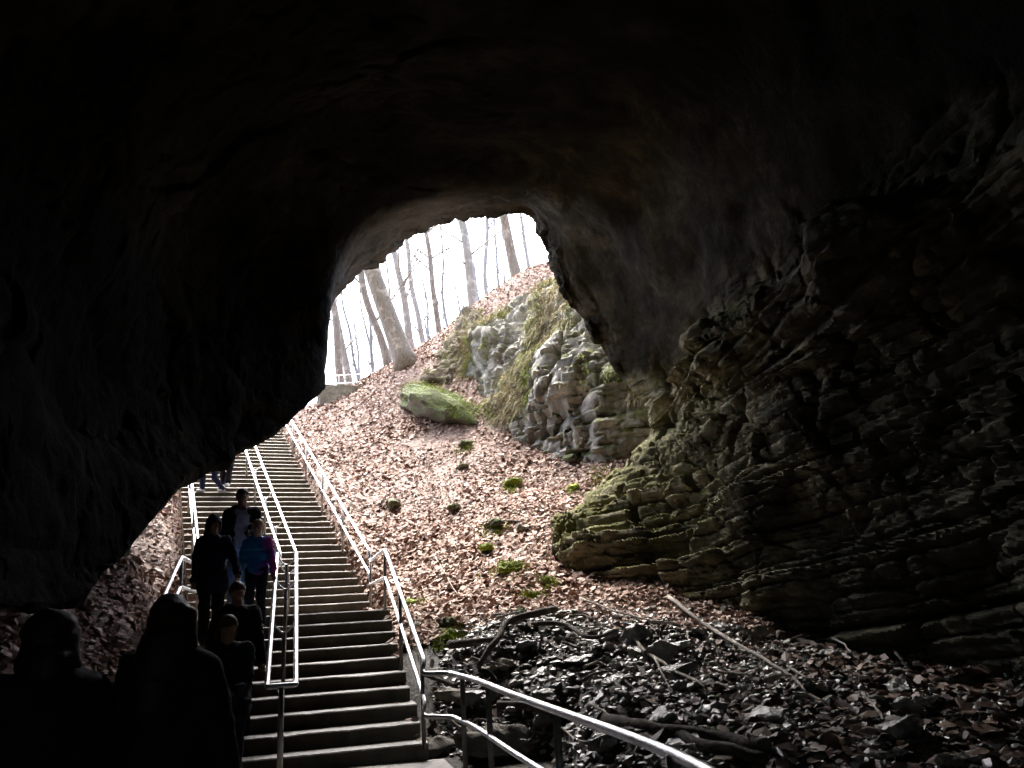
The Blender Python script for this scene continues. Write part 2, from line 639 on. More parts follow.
for a in [(0, -8, 0), (0, 0, 0), (-3, 0, 0), (-1, 4, 0), (-3, 4, 0), (-2.2, 7, 0), (-3.4, 7, 0.05), (-.6, 7, -.05), (.6, 3.6, -.1), (0, 5.5, -.05), (.9, 2, 0), (1.2, 0, 0),
          (4.5, 4, .35), (5, 0, .3), (3, 2, .3), (2.5, 4.5, .3), (7, 8, .5), (7, 12, 1.5), (7, 16, 4), (7, 20, 6.5), (-5, 3, .6), (-5, 0, .5), (-6, 6, 1.2), (-8, 10, 2.2), (-9, 14, 3.2),
          (-10, 18, 4.6), (-12, 24, 8), (-12, 30, 11), (6, 26, 13), (9, 24, 13.5), (6, 30, 14), (10, 36, 15), (0, 36, 13.6), (-6, 36, 11), (-13, 36, 12), (-9.5, 28, 8.6), (-9, 31, 9.2), (12, 14, 5), (-13, 5, 2), (12, 4, 1), (12, -8, 1), (-13, -8, 1)]:
    anch.append(np.array(a, float))
anch = np.array(anch)


def _tps(r):
    return np.where(r > 1e-9, r * r * np.log(r + 1e-12), 0)


_n = len(anch)
_K = _tps(np.linalg.norm(anch[:, None, :2] - anch[None, :, :2], axis=2)) + np.eye(_n) * 0.6
_Q = np.concatenate([np.ones((_n, 1)), anch[:, :2]], 1)
_S = np.zeros((_n + 3, _n + 3))
_S[:_n, :_n] = _K
_S[:_n, _n:] = _Q
_S[_n:, :_n] = _Q.T
_sol = np.linalg.solve(_S, np.concatenate([anch[:, 2], np.zeros(3)]))


def terrain(X, Y, detail=True):
    X = np.asarray(X, float)
    Y = np.asarray(Y, float)
    xc, yc = np.clip(X, -14, 13), np.clip(Y, -9, 37)
    sh = xc.shape
    P = np.stack([xc.ravel(), yc.ravel()], 1)
    z = np.empty(len(P))
    for s in range(0, len(P), 20000):
        q = P[s:s + 20000]
        z[s:s + 20000] = _tps(np.linalg.norm(q[:, None] - anch[None, :, :2], axis=2)) @ _sol[:_n] + _sol[_n] + q @ _sol[_n + 1:]
    z = z.reshape(sh)
    p3 = np.stack([X, Y, np.zeros_like(X)], -1)
    if detail:
        rub = np.clip((13.0 - Y) / 2, 0, 1) * np.clip((X + 1.2) / .6, 0, 1)
        z = z + fbm(p3 * 0.9, 4, 3) * 0.07 + rub * (fbm(p3 * 2.2, 4, 5) * 0.07)
    far = np.clip((np.hypot(X, Y - 15) - 40) / 60, 0, 1)
    z = z + far * fbm(p3 * .02, 3, 9) * 2
    sz, out = stair_field(X, Y)
    lim = sz - 0.3 + np.clip(out, 0, 2) * 1.6
    z = np.where(out < 0.7, np.minimum(z, lim), z)
    # trodden path is flat
    pth = np.clip(1 - np.maximum(np.abs(X + 1.55) - 1.75 - 0.25 * np.clip(4 - Y, 0, 4), 0) / .5, 0, 1) * np.clip((9.6 - Y) / .5, 0, 1)
    return z * (1 - pth) + pth * (-0.06)


def drop(px, py, dz=0.0):
    """where the line of sight through a photo pixel meets the ground"""
    Ys = np.arange(3.2, 40, 0.03)
    d = ray(px, py)
    pts = d[None] * (Ys / d[1])[:, None] + np.array([0, 0, EYE])
    t = terrain(pts[:, 0], pts[:, 1])
    below = np.nonzero(pts[:, 2] < t)[0]
    i = below[0] if len(below) else len(Ys) - 1
    return np.array([pts[i, 0], pts[i, 1], t[i] + dz])


def axis(lo, hi, step, far_lo, far_hi):
    a = np.arange(lo, hi, step)
    up_, s = [], step
    x = a[-1]
    while x < far_hi:
        s *= 1.25
        x += s
        up_.append(x)
    dn, s = [], step
    x = a[0]
    while x > far_lo:
        s *= 1.25
        x -= s
        dn.append(x)
    return np.concatenate([dn[::-1], a, up_])


gx = axis(-8, 7, .07, -600, 600)
gy = axis(2.5, 29, .08, -300, 900)
GX, GY = np.meshgrid(gx, gy, indexing='ij')
GZ = terrain(GX, GY)
ground = np_mesh('ground', np.stack([GX, GY, GZ], -1).reshape(-1, 3), grid_faces(len(gx), len(gy)), MAT['ground'])
tag(ground, kind='structure')

# path
pb = Buf()
pl = [(-3.3, 9.0), (-3.4, 6), (-3.3, 3), (-3.2, 0), (-2.4, -5)]
pr = [(-.95, 9.2), (-.45, 7.4), (.2, 5.0), (.75, 2.8), (1.0, -4)]
pl, pr = smooth_path(np.c_[pl, np.zeros(5)], 8), smooth_path(np.c_[pr, np.zeros(5)], 8)
cols = np.linspace(0, 1, 14)
pv = pl[:, None] * (1 - cols[None, :, None]) + pr[:, None] * cols[None, :, None]
pv[..., 2] = 0.0 + fbm(pv * 1.5, 3, 21) * .012
np_mesh('path', pv.reshape(-1, 3), grid_faces(len(pl), 14), MAT['step'])['kind'] = 'structure'


# ------------------------------------------------------------------ cave
def pchip(x, y, xi):
    x = np.asarray(x, float)
    h = np.diff(x)
    shp = y.shape[1:]
    y = y.reshape(len(x), -1)
    dlt = np.diff(y, axis=0) / h[:, None]
    m = np.zeros_like(y)
    a, b = dlt[:-1], dlt[1:]
    wa, wb = (2 * h[1:] + h[:-1])[:, None], (h[1:] + 2 * h[:-1])[:, None]
    ok = a * b > 0
    with np.errstate(divide='ignore', invalid='ignore'):
        m[1:-1] = np.where(ok, (wa + wb) / (wa / a + wb / b), 0)
    m[0], m[-1] = dlt[0], dlt[-1]
    i = np.clip(np.searchsorted(x, xi, 'right') - 1, 0, len(x) - 2)
    t = ((xi - x[i]) / h[i])[:, None]
    hh = h[i][:, None]
    r = (2 * t ** 3 - 3 * t ** 2 + 1) * y[i] + (t ** 3 - 2 * t ** 2 + t) * hh * m[i] + (-2 * t ** 3 + 3 * t ** 2) * y[i + 1] + (t ** 3 - t ** 2) * hh * m[i + 1]
    return r.reshape((len(xi),) + shp)


def sec(Y, pts):
    out = []
    for p in pts:
        if len(p) == 2:
            out.append((p[0], Y, p[1]))
        else:
            out.append(tuple(p))
    return np.array(out, float)


secs = [
    sec(-7.5, [(2.5, -3), (2.6, -.2), (2.6, 1), (2.6, 2), (2.7, 3.6), (2.5, 4.2), (2.6, 5), (2.2, 6), (1, 7), (-.6, 7.2), (-2, 6.8), (-3, 5.6), (-3.2, 4), (-3.2, 2.2), (-3.3, 1.4), (-3.2, .2), (-3.2, -3)]),
    sec(-3, [(4.0, -3), (4.1, -.2), (4.2, 1.2), (4.3, 2.6), (4.5, 4.2), (4.0, 5.0), (4.8, 5.8), (4, 7.1), (2.4, 8.4), (-.5, 9), (-3, 8.4), (-4.6, 6.8), (-5, 4.8), (-4.6, 2.6), (-5, 1.6), (-4.4, .2), (-4.6, -3)]),
    sec(1, [(4.4, -3), (4.5, -.2), (4.6, 1.2), (4.7, 2.6), (5.0, 4.3), (5.0, 5.2), (5.2, 6), (4.4, 7.2), (2.6, 8.8), (-.5, 9.4), (-3, 8.8), (-4.8, 7), (-5.2, 4.8), (-4.7, 2.4), (-5.3, 1.6), (-5.2, .5), (-5.4, -3)]),
    sec(5, [(4.8, -3), (4.9, 0), (5.0, 1.3), (5.1, 2.8), (5.3, 4.4), (5.0, 5.3), (5.6, 6.15), (4.6, 7.4), (2.7, 9.3), (-.3, 9.9), (-3, 9.1), (-4.9, 7.2), (-5.3, 4.8), (-4.7, 2.2), (-5.9, 1.9), (-5.6, 1.0), (-5.8, -3)]),
    sec(8.5, [(4.7, -3), (4.75, .3), (4.75, 1.6), (4.95, 3), (5.05, 4.5), (4.4, 5.4), (5.15, 6.3), (4.5, 7.6), (2.7, 9.5), (-.3, 10.1), (-3.2, 9.3), (-5.1, 7.6), (-5.5, 5), tuple(PY(46, 606, 8.5)), (-6.4, 2.3), (-6.1, 1.6), (-6.3, -3)]),
    sec(12, [(2.8, -3), (2.7, 1.0), (3.0, 2.2), (3.4, 3.4), (3.95, 4.6), (3.45, 5.55), (4.2, 6.35), (3.9, 7.6), (2.4, 9.5), (-.2, 10.2), (-3.2, 9.7), (-5.1, 8), (-5.6, 5.6), tuple(PY(186, 477, 12)), (-7.3, 3.9), (-7.0, 2.4), (-7.1, -3)]),
    sec(13.8, [(2.1, -3), (1.5, 1.7), (2.1, 2.9), (2.85, 4.0), (3.4, 4.85), (2.9, 5.7), (3.75, 6.4), (3.6, 7.4), (2.3, 9.4), (-.1, 10.2), (-2.9, 9.9), (-4.2, 9), (-4.7, 7), tuple(PY(262, 438, 13.6)), (-6.9, 4.0), (-7.0, 2.8), (-7.2, -3)]),
    sec(15.4, [(1.5, -3), (.5, 2.7), (1.4, 3.5), (2.5, 4.3), (3.1, 4.9), tuple(PY(656, 388, 15.4)), (3.5, 6.15), (3.3, 7.1), (2.3, 8.8), tuple(PY(510, 188, 15.2)), tuple(PY(405, 200, 15.2)), tuple(PY(347, 240, 15.2)), tuple(PY(332, 298, 15.2)), tuple(PY(328, 388, 15.2)), (-7.0, 5.0), (-7.4, 3.6), (-7.6, -3)]),
    sec(19.3, [(2.6, 17.6, -3), (2.2, 17.6, 3.4), (2.5, 17.6, 4.1), (2.8, 17.4, 4.6), tuple(PY(653, 442, 17.2)), tuple(PY(648, 412, 17)), tuple(PY(628, 388, 17.2)), tuple(PY(596, 347, 17.4)), tuple(PY(549, 270, 17.6)), tuple(PY(524, 214, 17.8)), tuple(PY(450, 224, 18.2)), tuple(PY(385, 262, 18.2)), tuple(PY(333, 299, 18)), (-6.5, 18, 7.6), (-8.2, 18, 6.4), (-8.7, 18, 4.4), (-8.9, 18, -3)]),
]
SEC = np.array(secs)                                  # station, role, xyz
tS = np.array([-7.5, -3, 1, 5, 8.5, 12, 13.8, 15.4, 17.7])
tt = np.concatenate([np.arange(-7.5, 3, .35), np.arange(3, 7, .1), np.arange(7, 17.7, .038), [17.7]])
nseg = [5, 44, 44, 40, 32, 26, 30, 40, 48, 48, 40, 32, 28, 20, 16, 5]
rr = np.concatenate([np.arange(n) / n + k for k, n in enumerate(nseg)] + [[16.0]])
ring = pchip(np.arange(17), np.swapaxes(SEC, 0, 1), rr)             # along role
CV = pchip(tS, np.swapaxes(ring, 0, 1), tt)                          # (nt, nr, 3)
NT_, NR_ = CV.shape[:2]
# weights of the layered walls along the ring
role = rr[None, :]
wr = np.clip((6.5 - role) / 1.3, 0, 1)
wl = np.clip((role - 10.5) / 1.0, 0, 1) * 0.12
wS = np.maximum(wr, wl)
du = np.gradient(CV, axis=0)
dv = np.gradient(CV, axis=1)
nrm = np.cross(dv, du)
nrm /= np.linalg.norm(nrm, axis=2)[..., None] + 1e-9
cen = np.stack([np.full(NT_, -.3), tt, np.full(NT_, 4.5)], 1)[:, None]
sgn = np.sign(np.sum(nrm * (cen - CV), axis=2, keepdims=True).mean())
nrm *= sgn                                                            # points into the cave


def strata(P, seed=0, th=0.3):
    """bedding-plane relief of layered limestone: continuous beds of their own depth, broken by a few joints"""
    along = P[..., 1] * 0.85 - P[..., 0] * 0.5
    zz = P[..., 2] + .13 * (P[..., 1] - 12) + fbm(P * .15, 2, seed + 1) * 0.16 + .015 * fbm(P * 2.5, 3, seed + 2)
    out = 0
    for q, (t_, amp) in enumerate([(.78, .26), (th * .85, .1), (.09, .03)]):
        s = zz / t_ + 0.4 * vnoise(np.stack([zz / t_ * .6, zz * 0, zz * 0], -1), seed + 5 + q)
        L = np.floor(s)
        fr = s - L
        cw = (1.9, 1.1, .6)[q]
        ca = along / cw + _hash(L, L * 0, L * 0, seed + 31 + q) * 7 + .3 * vnoise(P * 1.3, seed + 40 + q)
        c = np.floor(ca)
        fc = ca - c
        h0 = _hash(L, c, L * 0, seed + 50 + q)
        h1 = _hash(L, c + 1, L * 0, seed + 50 + q)
        bed = _hash(L, L * 0, L * 0, seed + 70 + q)
        bl = np.clip((fc - .93) / .07, 0, 1)
        h = .55 * bed + .45 * (h0 * (1 - bl) + h1 * bl)
        edge = np.minimum(fr, 1 - fr) * t_
        if q < 2:
            out = out - amp * .7 * np.exp(-((fc - .95) / .035) ** 2) * (_hash(L, c, L * 0, seed + 90 + q) > .35)
        out = out + amp * (h - .5) * 1.4 - amp * .8 * np.exp(-(edge / .02) ** 2)
        out = out + amp * .5 * (fr - .5)
    return out


tw = tt[:, None] * np.ones((1, NR_))
WP = CV + np.stack([fbm(CV * .9, 3, 61), fbm(CV * .9, 3, 62), fbm(CV * .9, 3, 63)], -1) * .16
disp = fbm(CV * 0.4, 3, 60) * 0.25 * (0.7 + .3 * wS)
crumb = np.clip(fbm(CV * .5, 2, 91) * 1.2 + (tw - 11.5) * .18, 0, 1)
disp = disp + wS * (strata(CV, 3) + facets(WP, 1.1, 5, .7, 2.0) * .16 + facets(WP, .34, 6, .8, 2.4) * (.035 + .05 * crumb) + facets(WP, .12, 7, 1.0, 1.6) * (.012 + .03 * crumb))
disp = disp + (1 - wS) * ((facets(WP, 1.9, 15, 1.0, 1.0) * .12 + facets(WP, .6, 16, 1.2, 1.0) * .04) * (.1 + .9 * np.clip(np.abs(role - 7.6) - .9, 0, 1)) + fbm(CV * 1.1, 4, 17) * .045 + (facets(WP, .35, 18, 1, 1) * .022 + fbm(CV * 6, 3, 19) * .012) * np.clip(np.abs(role - 7.6) - .9, 0, 1))
disp = disp + np.clip((tw - 16.9) / .6, 0, 1) * (facets(WP, .5, 33, 1, 1) * .2 + facets(WP, .18, 34, 1, 1) * .07) * np.clip((role - 6) / 1, 0, 1)
rimfade = np.clip((17.7 - tw) / 1.2, .6, 1)
foldfade = 1 - .6 * np.exp(-((tw - 15.4) / .8) ** 2) * (role > 8.5)
CV = CV + nrm * (disp * rimfade * foldfade)[..., None]
# rounded lip and bluff face above the mouth, so that the hill over the cave has thickness
rim = CV[-1]
c0 = np.array([-2.5, 17.7, 6.0])
rad = rim - c0
rad[:, 1] = 0
rad /= np.linalg.norm(rad, axis=1)[:, None]
ext = []
for r_, dy in [(.25, .28), (.7, .42), (1.4, .45), (2.4, .6), (4, .9), (7, 1.5), (12, 2.0), (20, 2.0)]:
    q = rim + rad * r_ + np.array([0, dy, 0])
    q = q + (fbm(q * .6, 4, 140)[:, None] * .2 * np.array([0, 1, 0])) * min(1, r_)
    ext.append(q)
ALL = np.concatenate([CV, np.array(ext)])
faces = grid_faces(len(ALL), NR_)[:, ::-1]
idx = np.arange(len(faces)) % (NR_ - 1)
arow = np.arange(len(faces)) // (NR_ - 1)
rf = rr[idx]
outer = arow >= NT_ + 1


BED = np.clip((6.6 - rr[None, :] * np.ones((len(ALL), 1))) / 1.2, 0, 1)


def sub_mesh(name, sel, mat):
    f = faces[sel]
    u, inv = np.unique(f, return_inverse=True)
    o = np_mesh(name, ALL.reshape(-1, 3)[u], inv.reshape(f.shape), mat)
    if name == 'cave_wall':
        o.data.set_sharp_from_angle(angle=math.radians(34))
    at = o.data.attributes.new('bed', 'FLOAT', 'POINT')
    at.data.foreach_set('value', BED.ravel()[u].astype(np.float32))
    o['kind'] = 'structure'
    return o


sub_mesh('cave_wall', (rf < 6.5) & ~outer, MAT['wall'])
rimrow = np.concatenate([tt, np.full(len(ext), 99.)])[arow] > 15.5
isrim = rimrow & (rf > 8.2)
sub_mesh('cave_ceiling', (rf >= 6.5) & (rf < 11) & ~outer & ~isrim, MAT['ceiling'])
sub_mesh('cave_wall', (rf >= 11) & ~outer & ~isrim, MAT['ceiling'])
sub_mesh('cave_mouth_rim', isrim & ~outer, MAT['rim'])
sub_mesh('hillside', outer, MAT['outcrop'])
# back of the cave
bk = CV[0]
cb = bk.mean(0) + np.array([0, -1.5, 0])
bv = [bk * (1 - k) + cb * k for k in (0, .35, .7, .98)]
bv = np.array(bv)
bv[1:, :, 1] -= np.array([.8, 1.2, 1.3])[:, None]
np_mesh('cave_wall', bv.reshape(-1, 3), grid_faces(4, NR_), MAT['ceiling'])['kind'] = 'structure'

# ------------------------------------------------------------------ outcrop beside the mouth
def lump(center, radii, nu=150, nv=220, rot=0.0, sq=2.6):
    th = np.linspace(0.02, math.pi - .02, nu)[:, None]
    ph = (np.arange(nv) / nv * 2 * math.pi)[None, :]
    d = np.stack([np.sin(th) * np.cos(ph), np.sin(th) * np.sin(ph), np.cos(th) * np.ones_like(ph)], -1)
    q = (np.abs(d[..., 0]) ** sq + np.abs(d[..., 1]) ** sq + np.abs(d[..., 2]) ** sq) ** (-1 / sq)
    P = d * q[..., None] * np.array(radii)
    c, s = math.cos(rot), math.sin(rot)
    P = np.stack([P[..., 0] * c - P[..., 1] * s, P[..., 0] * s + P[..., 1] * c, P[..., 2]], -1)
    return P + np.array(center), d


P, d = lump((3.8, 25.1, 6.3), (6.1, 4.9, 6.1), 300, 560, 0.0, 2.3)
# lean back with height, undercut towards the right foot
zrel = P[..., 2] - 6.6
P[..., 1] += np.clip(zrel, -4, 9) * 0.36
P[..., 0] += np.clip(-(P[..., 0] - 1.2), 0, 4) * .3 * np.clip((10.5 - P[..., 2]) / 3, 0, 1)
uc = np.clip((P[..., 0] - 1.2) / 1.2, 0, 1) * np.clip((5.8 - P[..., 2]) / 1.2, 0, 1)
P[..., 1] += -np.clip((P[..., 0] - .5) / 2, 0, 1) * 1.3
WQ = P + np.stack([fbm(P * .9, 3, 64), fbm(P * .9, 3, 65), fbm(P * .9, 3, 66)], -1) * .2
dd = strata(P, 9, .4) * .8 + fbm(P * .4, 3, 200) * .4 + facets(WQ, 1.5, 25, .8, 1.0) * .2 + facets(WQ, .7, 26, 1, 1.1) * .16 + facets(WQ, .22, 27, 1, 1.3) * .03
P = P + d * dd[..., None]
f = grid_faces(300, 560, True)
outcrop = empty('rock_outcrop', (2.6, 25.6, 6))
oc = np_mesh('rock_face', P.reshape(-1, 3) - np.array([2.6, 25.6, 6]), f[:, ::-1], MAT['outcrop'], outcrop)
oc.data.set_sharp_from_angle(angle=math.radians(34))
tag(outcrop, 'tall pale limestone outcrop with hanging grass and moss beside the cave mouth', 'rock outcrop')
OUT_P, OUT_N = P, d


def blades(pts, nrms, n, length, width, droop, mat, name, parent=None, seed=1):
    """many narrow blades growing at random points of a list"""
    r = np.random.default_rng(seed)
    i = r.integers(0, len(pts), n)
    base = pts[i] + r.normal(0, .03, (n, 3))
    up_ = nrms[i] + r.normal(0, .45, (n, 3)) + np.array([0, 0, .35])
    up_ /= np.linalg.norm(up_, axis=1)[:, None]
    L = length * r.uniform(.4, 1.3, n)
    side = np.cross(up_, r.normal(0, 1, (n, 3)))
    side /= np.linalg.norm(side, axis=1)[:, None] + 1e-9
    V = []
    for k, t in enumerate((0, .4, .75, 1.0)):
        c = base + up_ * (L * t)[:, None] + np.array([0, 0, -1.0]) * (L * droop * t * t)[:, None]
        w = width * (1 - t * .85)
        V += [c - side * w, c + side * w]
    V = np.stack(V, 1)
    F = np.array([[0, 1, 3, 2], [2, 3, 5, 4], [4, 5, 7, 6]])
    F = (np.arange(n)[:, None, None] * 8 + F[None]).reshape(-1, 4)
    return np_mesh(name, V.reshape(-1, 3), F, mat, parent, smooth=False)


P2, d2_ = lump((-1.3, 27.4, 9.0), (1.9, 2.0, 2.5), 120, 200, .4, 2.3)
P2[..., 0] += np.clip(P2[..., 2] - 9, -1, 4) * .25
dd2 = fbm(P2 * .8, 4, 230) * .35 + facets(P2 + fbm(P2, 2, 231)[..., None] * .2, .7, 28, 1, 1.3) * .25 + facets(P2, .25, 29, 1, 1.3) * .1
P2 = P2 + d2_ * dd2[..., None]
bank = empty('earth_bank', (-1.3, 27.4, 9))
tag(bank, 'rooty brown earth bank with hanging dry grass between the boulder and the outcrop', 'bank')
np_mesh('earth', P2.reshape(-1, 3) - np.array([-1.3, 27.4, 9]), grid_faces(120, 200, True)[:, ::-1], MAT['earth'], bank)
q2 = P2.reshape(-1, 3)
k2 = (q2[:, 2] > 8.4) & (q2[:, 1] < 28)
g = blades(q2[k2] - np.array([-1.3, 27.4, 9]), d2_.reshape(-1, 3)[k2], 2600, .5, .008, 1.1, MAT['grass'], 'dry_grass', bank, 13)
g['kind'] = 'stuff'
g = blades(q2[k2] - np.array([-1.3, 27.4, 9]), d2_.reshape(-1, 3)[k2], 900, .3, .01, 1.1, MAT['greengrass'], 'moss', bank, 14)
g['kind'] = 'stuff'
pp = OUT_P.reshape(-1, 3)
nn = OUT_N.reshape(-1, 3)
n1 = fbm(pp * .55, 3, 300)
vis = (pp[:, 1] < 27.5) & (pp[:, 2] > 6.0) & (pp[:, 0] < 3.2)
selg = vis & (n1 + (pp[:, 2] - 9) * .1 > .02)
off = np.array([2.6, 25.6, 6])
g = blades(pp[selg] - off, nn[selg], 15000, .6, .009, 1.0, MAT['grass'], 'dry_grass', outcrop, 3)
g['kind'] = 'stuff'
selm = vis & (n1 > -.05) & (n1 < .3) & (pp[:, 2] > 6.6)
g = blades(pp[selm] - off, nn[selm], 12000, .24, .012, .9, MAT['greengrass'], 'moss', outcrop, 4)
g['kind'] = 'stuff'

# ------------------------------------------------------------------ leaf litter
def leaves(X, Y, Z, mat, name, size=.13, seed=5, tilt=.5, lift=.02):
    r = np.random.default_rng(seed)
    n = len(X)
    e = .05
    gxn = (terrain(X + e, Y, False) - terrain(X - e, Y, False)) / (2 * e)
    gyn = (terrain(X, Y + e, False) - terrain(X, Y - e, False)) / (2 * e)
    N = np.stack([-gxn, -gyn, np.ones(n)], 1)
    N /= np.linalg.norm(N, axis=1)[:, None]
    N = N + r.normal(0, tilt, (n, 3)) * np.array([1, 1, .4])
    N /= np.linalg.norm(N, axis=1)[:, None]
    a = r.normal(0, 1, (n, 3))
    a = a - N * np.sum(a * N, 1)[:, None]
    a /= np.linalg.norm(a, axis=1)[:, None]
    b = np.cross(N, a)
    L = size * (.45 + 1.15 * r.random(n) ** 1.6)[:, None] * (1 + .3 * fbm(np.stack([X * .5, Y * .5, X * 0], 1), 3, 31))[:, None]
    W = L * r.uniform(.28, .5, n)[:, None]
    cup = r.uniform(-.1, .5, n)[:, None] * W
    curl = r.uniform(-.2, .35, n)[:, None] * L
    c = np.stack([X, Y, Z + lift * r.uniform(.3, 2.2, n)], 1)
    tail, tip = c - a * L * .5 + N * curl * .3, c + a * L * .5 + N * curl
    V = np.stack([tail, c - a * L * .12 - b * W + N * cup, c + a * L * .22 - b * W * .8 + N * (cup + curl * .4),
                  tip, c + a * L * .22 + b * W * .8 + N * (cup + curl * .4), c - a * L * .12 + b * W + N * cup], 1)
    F = np.array([[0, 1, 2, 3], [0, 3, 4, 5]])
    F = (np.arange(n)[:, None, None] * 6 + F[None]).reshape(-1, 4)
    o = np_mesh(name, V.reshape(-1, 3), F, mat, smooth=False)
    tag(o, kind='stuff')
    return o


def scatter(n, x0, x1, y0, y1, seed):
    r = np.random.default_rng(seed)
    return r.uniform(x0, x1, n), r.uniform(y0, y1, n)


LX, LY = [], []
for (n, x0, x1, y0, y1, sd_) in [(72000, -5.5, 4.2, 11.2, 18.5, 1), (48000, -8.5, 3.5, 18.5, 30, 2), (16000, -8.2, -3.9, 7.5, 14.5, 3), (16000, -11, -5.2, 12.5, 20, 8), (4000, -12, -5.5, 14, 26, 4), (5000, -6, 3, 27, 32, 6)]:
    x, y = scatter(n, x0, x1, y0, y1, sd_)
    LX.append(x)
    LY.append(y)
LX, LY = np.concatenate(LX), np.concatenate(LY)
LZ = terrain(LX, LY)
sz, out = stair_field(LX, LY)
edge = 12.1 + .5 * fbm(np.stack([LX * .8, LY * .8, LX * 0], -1), 3, 77) + np.clip(-LX - .8, 0, 3) * -.0
keep = ((LY > edge) | (LX < -3.8)) & (out > 0.06)
keep &= (RNG.random(n_ := len(LX)) < .95 + .8 * fbm(np.stack([LX * .7, LY * .7, LX * 0], -1), 4, 55))
keep |= (LX > 1.2) & (LY > 11.0 + RNG.uniform(0, 1.5, len(LX)) * (LX < 2.0)) & (out > .1) & (LY > 11.2)
leaves(LX[keep], LY[keep], LZ[keep], MAT['leaf'], 'fallen_leaves', .09, 5, .42)
x, y = scatter(9000, -1.3, 5, 5.0, 12.8, 9)
kk = RNG.random(len(x)) < np.clip(.2 + (x - .8) * .4, .2, 1)
x, y = x[kk], y[kk]
z = terrain(x, y)
sz, out = stair_field(x, y)
k = (out > .05) & (z > -.03)
leaves(x[k], y[k], z[k], MAT['wetleaf'], 'wet_leaves', .11, 6, .35)
# leaves blown on to the stair edges
x, y = scatter(9000, -8, -1, 9.3, 27, 12)
sz, out = stair_field(x, y)
k = (out < -0.02) & (out > -.03 - .2 * RNG.random(len(x)) ** 2) & (x > -9)
leaves(x[k], y[k], sz[k], MAT['leaf'], 'stray_leaves', .1, 7, .3, .012)

# ------------------------------------------------------------------ rocks
def rock_mesh(seed, flat=1.0, npt=16, lumpy=.06, sub=2):
    r = np.random.default_rng(seed)
    p = r.normal(0, 1, (npt, 3))
    p /= np.linalg.norm(p, axis=1)[:, None]
    p *= r.uniform(.75, 1.1, (npt, 1)) * np.array([1, .8, .62 * flat]) * .5
    bm = bmesh.new()
    for q in p:
        bm.verts.new(q)
    res = bmesh.ops.convex_hull(bm, input=bm.verts)
    junk = [g for g in res['geom_interior'] + res['geom_unused'] if isinstance(g, bmesh.types.BMVert)]
    if junk:
        bmesh.ops.delete(bm, geom=list(set(junk)), context='VERTS')
    bmesh.ops.bevel(bm, geom=list(bm.edges), offset=.02, segments=2, affect='EDGES', profile=.6)
    bmesh.ops.triangulate(bm, faces=bm.faces)
    for _ in range(sub):
        long = [e for e in bm.edges if e.calc_length() > .09]
        if long:
            bmesh.ops.subdivide_edges(bm, edges=long, cuts=1, use_grid_fill=False)
            bmesh.ops.triangulate(bm, faces=bm.faces)
    me = bpy.data.meshes.new('rock')
    bm.normal_update()
    co = np.array([v.co for v in bm.verts])
    no = np.array([v.normal for v in bm.verts])
    co = co + no * (fbm(co * 3.5 + seed, 3, seed) * lumpy + fbm(co * 12 + seed, 2, seed) * lumpy * .3)[:, None]
    for v, c in zip(bm.verts, co):
        v.co = c
    bm.to_mesh(me)
    bm.free()
    me.polygons.foreach_set('use_smooth', np.full(len(me.polygons), True))
    try:
        me.set_sharp_from_angle(angle=math.radians(32))
    except Exception:
        pass
    return me


def put_rock(me, loc, size, rot, name='rock', mat=None):
    o = bpy.data.objects.new(name, me)
    COL.objects.link(o)
    o.location = loc
    o.scale = size if hasattr(size, '__len__') else (size,) * 3
    o.rotation_euler = rot
    return o


variants = []
for s in range(14):
    me = rock_mesh(100 + s, random.choice([.45, .7, 1.0]), random.choice([10, 12, 16]))
    me.materials.append(MAT['wet'])
    variants.append(me)
rr_ = np.random.default_rng(33)
cnt = 0
spots = []
while cnt < 285:
    x, y = rr_.uniform(-.9, 4.8), rr_.uniform(5.2, 12.3)
    t = float(terrain(np.array([x]), np.array([y]))[0])
    if t < -.03 or y < 5.0 + max(0, (1.2 - x)) * .9:
        continue
    if x > 4.9 - max(0, (y - 8.5)) * .6:
        continue
    if y > 11 and rr_.random() < .55:
        continue
    big = rr_.random()
    s = (.14 + .5 * big ** 3) * (1.7 if x < 1.2 and y < 9.5 else 1.2 if x < 2.2 and y < 11 else .7)
    if any((x - a) ** 2 + (y - b) ** 2 < ((s + c) * .36) ** 2 for a, b, c in spots):
        continue
    spots.append((x, y, s))
    o = put_rock(variants[cnt % 14], (x, y, t + s * .1), (s, s * rr_.uniform(.8, 1.2), s * rr_.uniform(.6, 1.1)), (rr_.uniform(-.5, .5), rr_.uniform(-.5, .5), rr_.uniform(0, 6.28)))
    tag(o, 'dark angular rock lying wet among the rubble below the leaf slope', 'rock', 'wet rocks of the rubble floor')
    cnt += 1

# small rubble: stuff
n = 16000
x, y = scatter(n, -1.2, 5.2, 4.6, 12.4, 44)
z = terrain(x, y)
sz, out = stair_field(x, y)
k = (out > .05) & (z > -.03)
x, y, z = x[k], y[k], z[k]
n = len(x)
r = np.random.default_rng(45)
_bm = bmesh.new()
bmesh.ops.create_icosphere(_bm, subdivisions=1, radius=1)
base = np.array([v.co for v in _bm.verts])
F = np.array([[v.index for v in f_.verts] for f_ in _bm.faces])
_bm.free()
nb = len(base)
V = base[None] * r.uniform(.45, 1.3, (n, nb, 1)) * ((.014 + .06 * r.random(n) ** 2) * r.uniform(.7, 1.3, n))[:, None, None] * np.stack([np.ones(n), r.uniform(.5, 1, n), r.uniform(.3, .8, n)], 1)[:, None]
a = r.uniform(0, 6.28, n)
tl = r.normal(0, .35, n)[:, None]
V = np.stack([V[..., 0], V[..., 1] * np.cos(tl) - V[..., 2] * np.sin(tl), V[..., 1] * np.sin(tl) + V[..., 2] * np.cos(tl)], -1)
